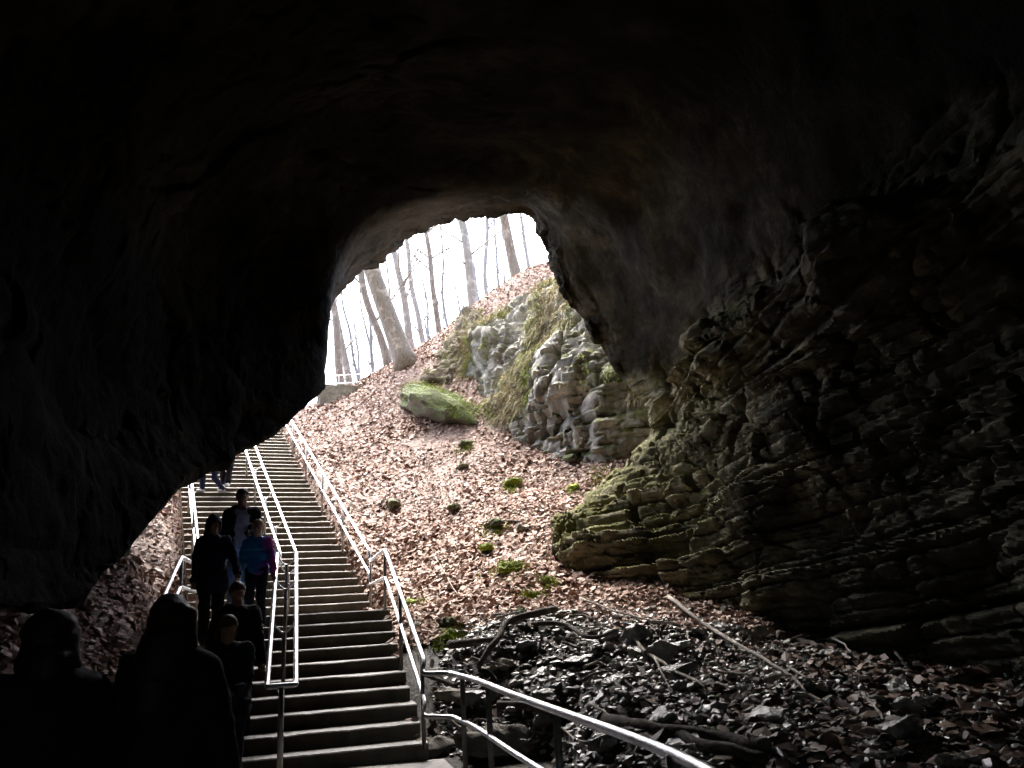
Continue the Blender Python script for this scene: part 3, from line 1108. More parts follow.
c, s_ = np.cos(a)[:, None], np.sin(a)[:, None]
V = np.stack([V[..., 0] * c - V[..., 1] * s_, V[..., 0] * s_ + V[..., 1] * c, V[..., 2]], -1) + np.stack([x, y, z + .012], 1)[:, None]
tag(np_mesh('rubble', V.reshape(-1, 3), (np.arange(n)[:, None, None] * nb + F[None]).reshape(-1, 3), MAT['rubble'], smooth=False), kind='stuff')


# named rocks: (px, py, width px, flat, mat, label, group)
def named_rock(px, py, wpx, seed, mat, label, flat=.8, stretch=1.0, rz=0.0, tiltx=0.0, group=None, name='rock', cat='rock', sink=.2, cap=None, npt=18, tilty=0.0):
    p = drop(px, py)
    dist = float(p @ FW - EYE * FW[2])
    w = wpx / FPX * dist
    me = rock_mesh(seed, flat, npt)
    me.materials.append(MAT[mat])
    o = put_rock(me, (p[0], p[1], p[2] + w * .3 * flat * (1 - sink)), (w, w * stretch, w), (tiltx, tilty, rz), name)
    tag(o, label, cat, group)
    return o, p, w


def moss_cap(parent, me_src, parent_obj, seed, n=500, L=.05):
    co = np.array([v.co for v in me_src.vertices])
    no = np.array([v.normal for v in me_src.vertices])
    sel = (no[:, 2] > .15) & (fbm(co * 5 + seed, 2, seed) > -.25)
    if sel.sum() < 5:
        return
    sc_ = np.array(parent_obj.scale)
    g = blades(co[sel], no[sel], n, L / sc_[0], .006 / sc_[0], .5, MAT['greengrass'], 'moss', parent_obj, seed)
    g['kind'] = 'stuff'


pa_, pb2 = drop(408, 397), drop(474, 426)
me = rock_mesh(501, .8, 46, .07, 3)
me.materials.append(MAT['mossy'])
vb = pb2 - pa_
Lb = float(np.linalg.norm(vb)) * 1.08
b = put_rock(me, (pa_ + pb2) / 2 + np.array([0, .2, .22]), (Lb, Lb * .55, Lb * .5), (0, -math.atan2(vb[2], np.hypot(vb[0], vb[1])), math.atan2(vb[1], vb[0])), 'boulder')
tag(b, 'large mossy boulder, longest on the leaf slope, lying below the pale outcrop', 'boulder')
moss_cap(None, b.data, b, 1, 14000, .13)
for i, (px, py, wp, lab) in enumerate([
        (513, 487, 22, 'round bright green mossy rock in the middle of the leaf slope'),
        (465, 447, 20, 'small mossy rock just downhill of the large mossy boulder'),
        (462, 470, 18, 'low dark mossy stone second below the large boulder'),
        (510, 574, 34, 'brightest green mossy lump at the foot of the leaf slope'),
        (533, 598, 20, 'small green mossy stone between the leaf slope and the rubble'),
        (495, 529, 28, 'dark flat mossy rock halfway down the leaf slope'),
        (523, 532, 20, 'pale grey stone beside the dark flat mossy rock'),
        (574, 490, 16, 'little yellow green mossy stone near the lower rock ledge'),
        (390, 510, 26, 'dark mossy stones showing through leaves near the upper stair rail'),
        (408, 607, 20, 'yellow green mossy rock beside the lower stair railing'),
        (413, 630, 26, 'tan rounded stone against the lower stair railing'),
        (447, 628, 26, 'dark rock at the upper left edge of the rubble'),
        (450, 640, 24, 'green topped rock just below the dark rubble-edge rock'),
        (519, 618, 24, 'dark upright stone at the end of the forked branch'),
        (489, 552, 22, 'half buried dark stone in leaves above the bright moss lump'),
        (455, 512, 20, 'grey mossy stone buried in leaves left of the flat mossy rock'),
        (571, 463, 22, 'small stone at the foot of the outcrop'),
        (548, 585, 16, 'tiny mossy stone right of the brightest moss lump')]):
    m = 'palerock' if 'pale' in lab or 'tan' in lab else ('moss' if 'bright' in lab or 'green' in lab else 'mossy')
    o, p, w = named_rock(px, py, wp, 520 + i, m, lab, .75, .9, i * 1.1)
    if 1:
        if 'bright' in lab:
            moss_cap(None, o.data, o, 20 + i, 900, .035)
for i, (px, py, wp, st, rz, mt, lab) in enumerate([
        (500, 748, 120, .7, .35, 'palerock', 'biggest flat wet slab behind the path railing'),
        (440, 752, 96, .5, 1.0, 'palerock', 'pale leaning slab beside the bottom of the stairs'),
        (468, 700, 82, .6, .1, 'palerock', 'pale flat slab shining wet behind the railing bend'),
        (551, 700, 60, .8, .6, 'wet', 'dark blocky rock in the middle of the rubble'),
        (505, 668, 52, .6, .4, 'palerock', 'light wet slab beneath the forked branch'),
        (911, 730, 36, .5, .5, 'palerock', 'small pale flat stone on the dark cave floor'),
        (968, 764, 84, .5, .4, 'palerock', 'pale tan slab at the lower right corner'),
        (872, 757, 76, .7, .1, 'wet', 'dark flat rock left of the pale tan slab'),
        (757, 640, 44, .6, .3, 'palerock', 'grey brown block at the foot of the layered wall'),
        (716, 702, 26, .9, .8, 'mossy', 'green mossy cobble by the fallen pale branch'),
        (720, 735, 28, .9, .2, 'mossy', 'mossy cobble nearest the dark log'),
        (640, 655, 40, .8, 1.2, 'wet', 'dark rock under the thin pale stick'),
        (612, 640, 36, .7, .2, 'wet', 'black glossy rock in the splash of the drip')]):
    named_rock(px, py, wp, 560 + i, mt, lab, .3 if wp > 50 else .6, st, rz, .12, sink=.5)


mp, mn = [], []
rm = np.random.default_rng(61)
for (px, py, wpx) in [(513, 489, 18), (510, 576, 34), (533, 600, 22), (410, 608, 26), (450, 643, 26), (495, 533, 20), (465, 449, 16), (574, 492, 16), (548, 586, 18), (600, 478, 20)]:
    c0_ = drop(px, py)
    w_ = wpx / FPX * float(c0_ @ FW) * .5
    q = c0_[None, :2] + rm.normal(0, 1, (260, 2)) * np.array([w_ * .75, w_ * .9])
    keepm = fbm(np.c_[q * 4, q[:, :1] * 0], 2, 71) > -.15
    q = q[keepm]
    mp.append(np.c_[q, terrain(q[:, 0], q[:, 1]) + .03])
    mn.append(np.tile([0, 0, 1.0], (len(q), 1)))
mp, mn = np.concatenate(mp), np.concatenate(mn)
blades(mp, mn, 5000, .075, .012, .6, MAT['greengrass'], 'moss', None, 62)['kind'] = 'stuff'

# ------------------------------------------------------------------ branches and logs on the ground
def stick(pix, r0, r1, mat, label, name='branch', cat='branch', lift=.06, forks=(), group=None):
    P = np.array([drop(px, py, lift) for px, py in pix])
    P = smooth_path(P, 6)
    P = P + np.stack([fbm(P * 3, 2, 400 + len(label)), fbm(P * 3, 2, 410), fbm(P * 3, 2, 420)], 1) * .02
    b = Buf()
    b.tube(P, np.linspace(r0, r1, len(P)) * (1 + .12 * fbm(P * 6, 2, 7)), 8)
    for fk in forks:
        Q = smooth_path(np.array([drop(px, py, lift) for px, py in fk]), 5)
        b.tube(Q, np.linspace(r1 * 1.1, r1 * .45, len(Q)), 7)
    tag(b.build(name, MAT[mat], None), label, cat, group)


stick([(480, 680), (497, 651), (509, 633), (530, 626), (556, 621)], .035, .055, 'deadwood', 'dark forked branch lying across the upper rubble', forks=[[(450, 656), (475, 654), (497, 650)]], lift=.14)
stick([(534, 635), (566, 637), (594, 651), (619, 640)], .035, .02, 'deadwood', 'curved wet branch right of the forked branch', lift=.14)
stick([(581, 605), (625, 621), (675, 633)], .018, .012, 'palewood', 'thin pale stick along the lower edge of the leaves', lift=.1)
stick([(669, 605), (720, 643), (787, 684), (808, 704)], .03, .01, 'palewood', 'longest pale fallen pole running down towards the dark wall', lift=.12, forks=[[(690, 622), (700, 628), (712, 626)]])
stick([(628, 641), (656, 669), (709, 704)], .022, .014, 'palewood', 'pale forked stick in the middle of the rubble', lift=.12, forks=[[(656, 669), (664, 688), (672, 705)]])
stick([(687, 638), (692, 654)], .014, .01, 'palewood', 'short stub of stick beside the long pale pole', lift=.08)
stick([(865, 701), (878, 718), (890, 738)], .016, .01, 'palewood', 'lone pale stick on the dark floor at the right', lift=.06)
stick([(562, 654), (581, 660)], .02, .014, 'deadwood', 'short dark stick under the curved wet branch', lift=.12)
stick([(606, 730), (660, 740), (720, 749), (770, 756)], .06, .05, 'deadwood', 'long dark log lying just past the path railing', 'log', 'log', .08)
stick([(672, 742), (715, 756), (765, 768)], .05, .045, 'deadwood', 'second dark log below the long one', 'log', 'log', .06)
stick([(423, 683), (440, 689), (456, 697)], .03, .03, 'deadwood', 'short dark limb beside the railing bend', lift=.1)
stick([(500, 713), (528, 716), (556, 721)], .05, .04, 'deadwood', 'black log behind the railing posts', 'log', 'log', .08)
stick([(545, 726), (568, 742), (602, 768)], .014, .01, 'palewood', 'thin pale twig curving below the path railing', lift=.08)
stick([(777, 640), (800, 646), (821, 654)], .06, .05, 'deadwood', 'short log at the foot of the layered wall', 'log', 'log', .06)
stick([(436, 560), (446, 578), (459, 600)], .014, .01, 'palewood', 'slim stick on leaves beside the stair landing', lift=.05)
stick([(472, 563), (479, 574), (483, 586)], .014, .008, 'palewood', 'bent twig on leaves left of the brightest moss lump', lift=.05)
stick([(800, 768), (815, 757), (838, 745)], .02, .012, 'deadwood', 'dark stick left of the dark flat rock', lift=.06)

rs = np.random.default_rng(88)
for k in range(24):
    px, py = rs.uniform(440, 900), rs.uniform(615, 740)
    if px > 700 and py < 640:
        py += 50
    a_ = rs.uniform(-.4, 1.0)
    L_ = rs.uniform(14, 42)
    c_ = (px + math.cos(a_) * L_, py + math.sin(a_) * L_ * .7)
    stick([(px, py), ((px + c_[0]) / 2 + rs.uniform(-3, 3), (py + c_[1]) / 2 + rs.uniform(-3, 3)), c_], rs.uniform(.012, .022), .008, 'palewood' if k % 3 else 'deadwood',
          'thin broken twig lying among the wet rubble stones', 'twig', 'twig', .13, group='twigs strewn on the rubble')

for k in range(16):
    px, py = rs.uniform(400, 600), rs.uniform(470, 595)
    if px < 420 and py > 560 or px > 560 and py < 500:
        px = 500
    a_ = rs.uniform(-1.2, 1.2)
    L_ = rs.uniform(10, 26)
    c_ = (px + math.cos(a_) * L_, py + math.sin(a_) * L_)
    stick([(px, py), ((px + c_[0]) / 2 + rs.uniform(-2, 2), (py + c_[1]) / 2 + rs.uniform(-2, 2)), c_], rs.uniform(.009, .018), .007, 'palewood' if k % 2 else 'deadwood',
          'thin bare twig lying on the leaf slope', 'twig', 'twig', .05, group='twigs fallen on the leaf slope')

# ------------------------------------------------------------------ staircase
stairs = empty('stone_staircase', (R0[0], R0[1], 0))
tag(stairs, 'long weathered concrete staircase climbing from the cave floor to the daylight', 'staircase')
S0 = np.array([R0[0], R0[1], 0.0])


def step_mesh(a, w, dd, z, depth, o0, o1, name, drop_=.5, seed=0):
    n = 28
    prof = [(0.012, -drop_), (0.012, -.03), (-.012, -.03), (-.012, -.014), (0.004, 0.0), (0.04, .001), (depth * .5, .0), (depth + .03, -.004), (depth + .03, -drop_)]
    V = []
    for i in range(n + 1):
        o = o0 + (o1 - o0) * i / n
        for (s, h) in prof:
            q = a + w * o + dd * s
            V.append((q[0], q[1], z + h))
    V = np.array(V)
    nz = fbm(V * 4, 3, 500 + seed)
    chip = np.clip(fbm(V * 2.3, 3, 520 + seed) - .35, 0, 1)
    m = np.tile(np.array([1, 1, 1.0, 1.0, 1, 1, .6, .2, 0]), n + 1)
    V[:, 2] += nz * .003 * m - chip * .014 * np.tile(np.array([0, 0, 1, 1, 1, 1, 0, 0, 0]), n + 1)
    V[:, :2] += (nz * .005 * m)[:, None] * dd
    f = grid_faces(n + 1, 9, True)
    o = np_mesh(name, V - S0, f, [MAT['step'], MAT['nosing']], stairs, smooth=False)
    jj = np.arange(len(f)) % 9
    o.data.polygons.foreach_set('material_index', ((jj == 3) | (jj == 4)).astype(np.int32))
    bm = bmesh.new()
    bm.from_mesh(o.data)
    bmesh.ops.holes_fill(bm, edges=[e for e in bm.edges if e.is_boundary], sides=0)
    bmesh.ops.recalc_face_normals(bm, faces=bm.faces)
    bm.to_mesh(o.data)
    bm.free()
    return o


for k in range(9):
    step_mesh(R0 + d1 * T1 * k, w1, d1, RISE * (k + 1), T1, OL, OR + random.uniform(-.02, .03), 'step', seed=k)
step_mesh(R0 + d1 * T1 * 9, w1, d1, RISE * 10, LAND + .55, OL, OR + .02, 'landing', .6, 10)
for k in range(1, NUP):
    step_mesh(R1 + d2 * T2 * (k - 1), w2, d2, RISE * (10 + k), T2, OL, OR + random.uniform(-.03, .04), 'step', seed=20 + k)
step_mesh(R1 + d2 * T2 * (NUP - 1), w2, d2, RISE * (10 + NUP), 2.0, OL, OR, 'landing', .6, 90)

# ------------------------------------------------------------------ railings
PR = 0.027


def rail_profile(o_low, o_up, h1=.9, h2=.82, k0=-.4, kend=43):
    pts = []
    for k in np.linspace(k0, 9.1, 8):
        pts.append(low(k, o_low, h1 if k >= 0 else h1))
    a = low(9.15, o_low, h1)
    b_ = upf(0.7, o_up, 0)
    b_[2] = 1.55 + h1 - .03
    pts[-1] = np.array([a[0], a[1], 1.55 + h1])
    up_ = [upf(k, o_up, h2 + .1) for k in np.linspace(1.0, kend, 10)]
    return pts, b_, up_


def post(root, top, bottom, r=.024):
    b = Buf()
    b.tube([bottom - root, top - root], r, 10)
    return b


def railing(label, o, mirror, extra=None, hasmid=True, k0=-.4):
    base = low(0, o, 0)
    base[2] = 0
    root = empty('stair_railing', base)
    tag(root, label, 'railing')
    pts, lf, up_ = rail_profile(o, o, k0=k0)
    line = list(pts) + [lf] + up_
    pre = extra or []
    for name, dz in (('handrail', 0.0), ('mid_rail', -.42)):
        b = Buf()
        L_ = [np.array(p) + np.array([0, 0, dz]) for p in line]
        pe = [np.array(p) + np.array([0, 0, dz]) for p in pre]
        b.tube(round_corners([q - base for q in pe + L_], .07), PR if dz == 0 else PR * .85, 12)
        b.build(name, MAT['steel'], root)
    tops = [(pts[-1], 1.55), (lf, 1.55)]
    for k in (0.0, 4.6):
        q = low(k, o, .9)
        tops.append((q, RISE * (math.floor(k) + 1)))
    for k in (8, 15, 22, 29, 36, 42):
        q = upf(k, o, .92)
        tops.append((q, RISE * (10 + k)))
    for q, zb in tops:
        b = Buf()
        q = np.array(q)
        b.tube([np.array([q[0], q[1], zb - .06]) - base, q - base], .023, 10)
        b.build('post', MAT['postmetal'], root)
    return root, base


pathrail = [(-1.13, 8.95), (-.80, 8.78), (-.5, 7.9), (-.17, 6.65), (.18, 5.4), (.52, 4.19), (.68, 3.4), (.80, 2.3), (.86, .8), (.8, -1.5)]
pathrail3 = [np.array([x, y, .87]) for x, y in pathrail]
r_, base = railing('right hand stair railing that bends round along the path beside the rubble', 0.02, 1, list(smooth_path(pathrail3[1:], 4)[::-1]) + [pathrail3[0]])
for (x, y) in [(-.66, 8.4), (-.36, 7.4), (.16, 5.5), (.6, 3.8), (.8, 2.0)]:
    b = Buf()
    b.tube([np.array([x, y, -.1]) - base, np.array([x, y, .87]) - base], .026, 10)
    b.build('post', MAT['postmetal'], r_)
railing('left hand stair railing beside the leafy bank under the overhang', -2.93, -1)

# double rail in the middle of the stairs
oc_ = -1.45
base = low(0, oc_)
base[2] = 0
cr = empty('double_railing', base)
tag(cr, 'shiny double handrail down the middle of the stairs with a rounded lower end', 'railing')
pa, la, ua = rail_profile(oc_ - .138, oc_ - .138, k0=-.9)
pb_, lb, ub = rail_profile(oc_ + .138, oc_ + .138, k0=-.9)
zend = .86
for P in (pa, pb_):
    P[0][2] = zend + .02
    for i in range(1, 4):
        P[i][2] -= .02
ea, eb = pa[0], pb_[0]
loop = [q for q in ([*ua[::-1], la] + pa[::-1])]
loop2 = pb_ + [lb] + ub
full = loop + [ea + np.array([d1[0], d1[1], 0]) * -.12 + np.array([w1[0], w1[1], 0]) * .0] + [eb + np.array([d1[0], d1[1], 0]) * -.12] + loop2
b = Buf()
b.tube(round_corners([q - base for q in full], .11, 6), PR, 12)
b.build('handrail', MAT['steel'], cr)


def centre_post(qa, qb, zb, top=.0):
    m = (qa + qb) / 2
    jn = np.array([m[0], m[1], m[2] - .17])
    b = Buf()
    b.tube([np.array([m[0], m[1], zb - .05]) - base, jn - base], .024, 10)
    p = b.build('post', MAT['postmetal'], cr)
    bb = Buf()
    arm = [qa + (m - qa) * .02, qa + (m - qa) * .25 + np.array([0, 0, -.09]), qa + (m - qa) * .7 + np.array([0, 0, -.155]), jn, qb + (m - qb) * .7 + np.array([0, 0, -.155]), qb + (m - qb) * .25 + np.array([0, 0, -.09]), qb + (m - qb) * .02]
    bb.tube(smooth_path(arm, 3) - base, .012, 8)
    bb.build('bracket', MAT['steel'], p)


m = (full[len(loop)] + full[len(loop) + 1]) / 2
b = Buf()
b.tube([np.array([m[0], m[1], -.05]) - base, np.array([m[0], m[1], m[2] - .02]) - base], .03, 12)
b.build('post', MAT['steel'], cr)
for k in (3, 6.5):
    centre_post(low(k, oc_ - .138, .9), low(k, oc_ + .138, .9), RISE * (math.floor(k) + 1))
centre_post(pa[-1], pb_[-1], 1.55)
centre_post(la, lb, 1.55)
for k in (6, 11, 17, 23, 29, 35, 41):
    centre_post(upf(k, oc_ - .138, .92), upf(k, oc_ + .138, .92), RISE * (10 + k))

# ------------------------------------------------------------------ upper retaining wall and rail
wp = [PY(318, 402, 27), PY(372, 398, 27.5)]
rw = empty('retaining_wall', wp[0])
tag(rw, 'low mossy stone retaining wall at the head of the stairs, beside the tree trunks', 'wall')
a_, b_ = wp
dw = (b_ - a_) / np.linalg.norm(b_ - a_)
nw = np.array([-dw[1], dw[0], 0])
bb = bmesh.new()
Lw = np.linalg.norm((b_ - a_)[:2])
me = bpy.data.meshes.new('wall_body')
bm = bmesh.new()
bmesh.ops.create_cube(bm, size=1)
bmesh.ops.scale(bm, vec=(Lw, .5, 1.2), verts=bm.verts)
bmesh.ops.subdivide_edges(bm, edges=list(bm.edges), cuts=14, use_grid_fill=True)
co = np.array([v.co for v in bm.verts])
dz = fbm(co * 3, 4, 600) * .06
for v, q in zip(bm.verts, dz):
    v.co += v.co.normalized() * float(q)
bm.to_mesh(me)
bm.free()
o = link('wall_body', me, MAT['outcrop'], rw)
o.location = ((b_ - a_) / 2 + np.array([0, 0, -.1]))
o.rotation_euler = (0, 0, math.atan2(dw[1], dw[0]))
ra = empty('guard_rail', wp[0])
tag(ra, 'thin wire guard rail above the low stone wall at the top', 'railing')
for nm, h in (('top_rail', 1.0), ('mid_rail', .7)):
    b = Buf()
    b.tube([np.array([0, .3, h]) - dw * 1.5, (b_ - a_) + np.array([0, .3, h])], .02, 8)
    b.build(nm, MAT['steel'], ra)
for t in (0.05, .35, .65, .98):
    b = Buf()
    b.tube([(b_ - a_) * t + np.array([0, .3, -.1]), (b_ - a_) * t + np.array([0, .3, 1.0])], .022, 8)
    b.build('post', MAT['postmetal'], ra)


# ------------------------------------------------------------------ trees
def tree(pb, pt, Y, wpx, mat, label, seed, group=None, limbs=13, forks=True):
    """trunk from photo pixel pb (foot) leaning through pt; distance Y"""
    a = PY(pb[0], pb[1], Y)
    b = PY(pt[0], pt[1], Y + .3)
    g = float(terrain(np.array([a[0]]), np.array([a[1]]))[0])
    d = (b - a) / np.linalg.norm(b - a)
    Ht = random.uniform(13, 17)
    root = empty('tree', (a[0], a[1], min(g, a[2])))
    o0 = np.array([a[0], a[1], min(g, a[2])])
    tag(root, label, 'tree', group)
    r0 = wpx / FPX * Y / 2
    r = np.random.default_rng(seed)
    t = np.linspace(0, 1, 26)
    start = a - d * ((a[2] - o0[2]) / max(d[2], .3) + .3)
    sway = np.stack([fbm(np.stack([t * 4, t * 0 + seed, t * 0], 1), 2, seed) * .22, fbm(np.stack([t * 4, t * 0 + seed, t * 0 + 5], 1), 2, seed) * .2, t * 0], 1) * np.clip(t * 3, 0, 1)[:, None]
    pts = start + d * (t * Ht)[:, None] + sway
    rad = r0 * (1 - .72 * t) * (1 + .4 * np.exp(-t * 28))
    b_ = Buf()
    b_.tube(pts - o0, rad, 14)
    tr = b_.build('trunk', mat, root)
    cr_ = Buf()
    for k in range(limbs):
        i = int(r.integers(7, 24)) if k > 1 else int(r.integers(4, 9))
        p0 = pts[i]
        ang = r.uniform(0, 6.28)
        dirn = np.array([math.cos(ang), math.sin(ang) * .7, r.uniform(.5, 1.3)])
        dirn /= np.linalg.norm(dirn)
        Ln = r.uniform(1.0, 3.2) * (1.2 - i / 30)
        q = p0 + dirn * (np.linspace(0, 1, 7) * Ln)[:, None] + np.stack([fbm(np.stack([np.linspace(0, 2, 7), np.full(7, seed + k), np.zeros(7)], 1), 2, s) * .18 for s in (1, 2, 3)], 1) * np.linspace(0, 1, 7)[:, None]
        rb = min(rad[i] * .45, .05)
        cr_.tube(q - o0, np.linspace(rb, rb * .25, 7), 6)
        for m_ in range(6):
            j = int(r.integers(1, 7))
            d3 = dirn + r.normal(0, .6, 3)
            d3 /= np.linalg.norm(d3)
            q2 = q[j] + d3 * (np.linspace(0, 1, 5) * Ln * .5)[:, None]
            cr_.tube(q2 - o0, np.linspace(max(rb * .4, .012), .006, 5), 4)
    cr_.build('crown', mat, root)
    return root


TREES = [
    ((404, 358), (369, 266), 27.5, 22, 'bark', 'thickest brown trunk leaning left above the stairs'),
    ((386, 358), (371, 300), 29, 9, 'bark', 'thin dark stem close behind the thickest trunk'),
    ((349, 381), (337, 297), 32, 8, 'palebark', 'slim trunk just right of the leftmost trunk above the low wall'),
    ((341, 383), (331, 322), 31, 9, 'bark', 'leftmost trunk beside the dark cave edge'),
    ((411, 349), (396, 243), 33, 9, 'palebark', 'mottled pale trunk right of the thickest trunk'),
    ((424, 348), (406, 243), 36, 7, 'palebark', 'slender pale trunk with a fork low down'),
    ((440, 340), (424, 232), 34, 7, 'bark', 'thin upright trunk in the middle of the opening'),
    ((474, 310), (459, 222), 32, 12, 'palebark', 'sturdy pale trunk on the crest left of the outcrop'),
    ((489, 302), (482, 214), 38, 6, 'palebark', 'slender trunk right of the sturdy pale one'),
    ((517, 278), (501, 214), 30, 12, 'bark', 'rightmost brown trunk leaning over the outcrop'),
    ((526, 268), (518, 214), 38, 5, 'palebark', 'thin sapling behind the rightmost brown trunk'),
]
for i, (pb0, pt0, Y, w_, m_, lab) in enumerate(TREES):
    tree(pb0, pt0, Y, w_, MAT[m_], lab, 700 + i)
for i, (x0, y0, x1, y1, Y) in enumerate([(372, 372, 366, 300, 44), (398, 360, 384, 262, 46), (432, 352, 414, 240, 50), (450, 338, 437, 232, 47), (461, 325, 447, 230, 55), (499, 300, 492, 216, 48), (376, 372, 360, 280, 55), (483, 310, 472, 220, 52), (355, 380, 345, 300, 50), (362, 378, 350, 290, 60), (416, 352, 402, 250, 58), (446, 340, 432, 232, 62), (467, 322, 452, 225, 60), (508, 292, 500, 216, 56), (427, 352, 420, 240, 64), (393, 366, 376, 262, 62)]):
    tree((x0, y0), (x1, y1), Y, 4.8, MAT['greybark'], 'faint thin trunk far off among the bare woods', 740 + i, 'far bare saplings', 9)


# ------------------------------------------------------------------ people
def surface_nets(D, org, h):
    nx, ny, nz_ = D.shape
    S = D < 0
    c = [S[dx:nx - 1 + dx, dy:ny - 1 + dy, dz:nz_ - 1 + dz] for dx in (0, 1) for dy in (0, 1) for dz in (0, 1)]
    cs = sum(x.astype(np.int8) for x in c)
    act = (cs > 0) & (cs < 8)
    I = np.argwhere(act)
    idx = -np.ones(act.shape, np.int64)
    idx[act] = np.arange(len(I))
    acc = np.zeros((len(I), 3))
    num = np.zeros(len(I))
    for a in range(3):
        for u in (0, 1):
            for v in (0, 1):
                o = [0, 0, 0]
                bx = [k for k in range(3) if k != a]
                o[bx[0]], o[bx[1]] = u, v
                p0 = I + np.array(o)
                e = np.zeros(3, int)
                e[a] = 1
                p1 = p0 + e
                d0 = D[p0[:, 0], p0[:, 1], p0[:, 2]]
                d1_ = D[p1[:, 0], p1[:, 1], p1[:, 2]]
                m = (d0 < 0) != (d1_ < 0)
                t = d0[m] / (d0[m] - d1_[m])
                q = p0[m].astype(float)
                q[:, a] += t
                acc[m] += q
                num[m] += 1
    V = acc / np.maximum(num, 1)[:, None] * h + org
    Fs = []
    for a in range(3):
        b, c_ = (a + 1) % 3, (a + 2) % 3
        sl0 = [slice(None)] * 3
        sl1 = [slice(None)] * 3
        sl0[a] = slice(0, -1)
        sl1[a] = slice(1, None)
        s0, s1 = S[tuple(sl0)], S[tuple(sl1)]
        E_ = np.argwhere(s0 != s1)
        E_ = E_[(E_[:, b] > 0) & (E_[:, c_] > 0) & (E_[:, b] < D.shape[b] - 1) & (E_[:, c_] < D.shape[c_] - 1)]
        eb, ec = np.zeros(3, int), np.zeros(3, int)
        eb[b], ec[c_] = 1, 1
        q = [E_ - eb - ec, E_ - ec, E_, E_ - eb]
        quad = np.stack([idx[tuple(x.T)] for x in q], 1)
        flip = s0[tuple(E_.T)]
        quad[~flip] = quad[~flip][:, ::-1]
        Fs.append(quad[(quad >= 0).all(1)])
    return V, np.concatenate(Fs)


class Sdf:
    def __init__(s, lo, hi, h):
        s.h = h
        s.lo = np.array(lo, float)
        n = np.ceil((np.array(hi) - s.lo) / h).astype(int) + 1
        s.D = np.full(n, 1.0)
        ax = [s.lo[i] + h * np.arange(n[i]) for i in range(3)]
        s.G = np.stack(np.meshgrid(*ax, indexing='ij'), -1)

    def _box(s, lo, hi):
        i0 = np.clip(np.floor((np.array(lo) - s.lo) / s.h).astype(int), 0, None)
        i1 = np.minimum(np.ceil((np.array(hi) - s.lo) / s.h).astype(int) + 1, s.D.shape)
        return tuple(slice(a, max(a, b)) for a, b in zip(i0, i1))

    def union(s, fn, lo, hi, k=.025):
        m = k + .06
        sl_ = s._box(np.array(lo) - m, np.array(hi) + m)
        g = s.G[sl_]
        if g.size == 0:
            return
        d = fn(g)
        a = s.D[sl_]
        if k > 0:
            h = np.clip(.5 + .5 * (a - d) / k, 0, 1)
            s.D[sl_] = a * (1 - h) + d * h - k * h * (1 - h)
        else:
            s.D[sl_] = np.minimum(a, d)

    def cap(s, a, b, ra, rb, k=.025):
        a, b = np.array(a, float), np.array(b, float)
        ab = b - a
        L2 = ab @ ab + 1e-12

        def fn(g):
            t = np.clip((g - a) @ ab / L2, 0, 1)
            return np.linalg.norm(g - a - t[..., None] * ab, axis=-1) - (ra + (rb - ra) * t)
        r = max(ra, rb)
        s.union(fn, np.minimum(a, b) - r, np.maximum(a, b) + r, k)

    def ell(s, c, r, k=.03):
        c, r = np.array(c, float), np.array(r, float)

        def fn(g):
            q = (g - c) / r
            l = np.linalg.norm(q, axis=-1)
            return (l - 1) * r.min() * np.where(l < 1, 1, 1) * .9
        s.union(fn, c - r, c + r, k)

    def clip(s, d):
        s.D = np.maximum(s.D, d)


def ik(a, b, l1, l2, hint):
    a, b = np.array(a, float), np.array(b, float)
    v = b - a
    L = min(np.linalg.norm(v), (l1 + l2) * .999)
    v = v / np.linalg.norm(v)
    x = (l1 * l1 - l2 * l2 + L * L) / (2 * L)
    hgt = math.sqrt(max(l1 * l1 - x * x, 0))
    hn = np.array(hint, float)
    hn = hn - v * (hn @ v)
    hn /= np.linalg.norm(hn) + 1e-9
    return a + v * x + hn * hgt, a + v * L


def cloth(name, c, rough=.85, sc=25, var=.3):
    return simple(name, c, rough, 0, .2, nscale=sc, var=var, bump=.4, bd=.01)


SKIN = simple('skin', (0.34, 0.21, 0.15), .55, 0, .4, nscale=20, var=.08, bump=.05)
SKIN2 = simple('fair_skin', (0.68, 0.48, 0.39), .55, 0, .4, nscale=20, var=.08, bump=.05)
EYEM = simple('eye_white', (0.25, 0.22, 0.2), .3, 0, .5, var=.05, bump=0)


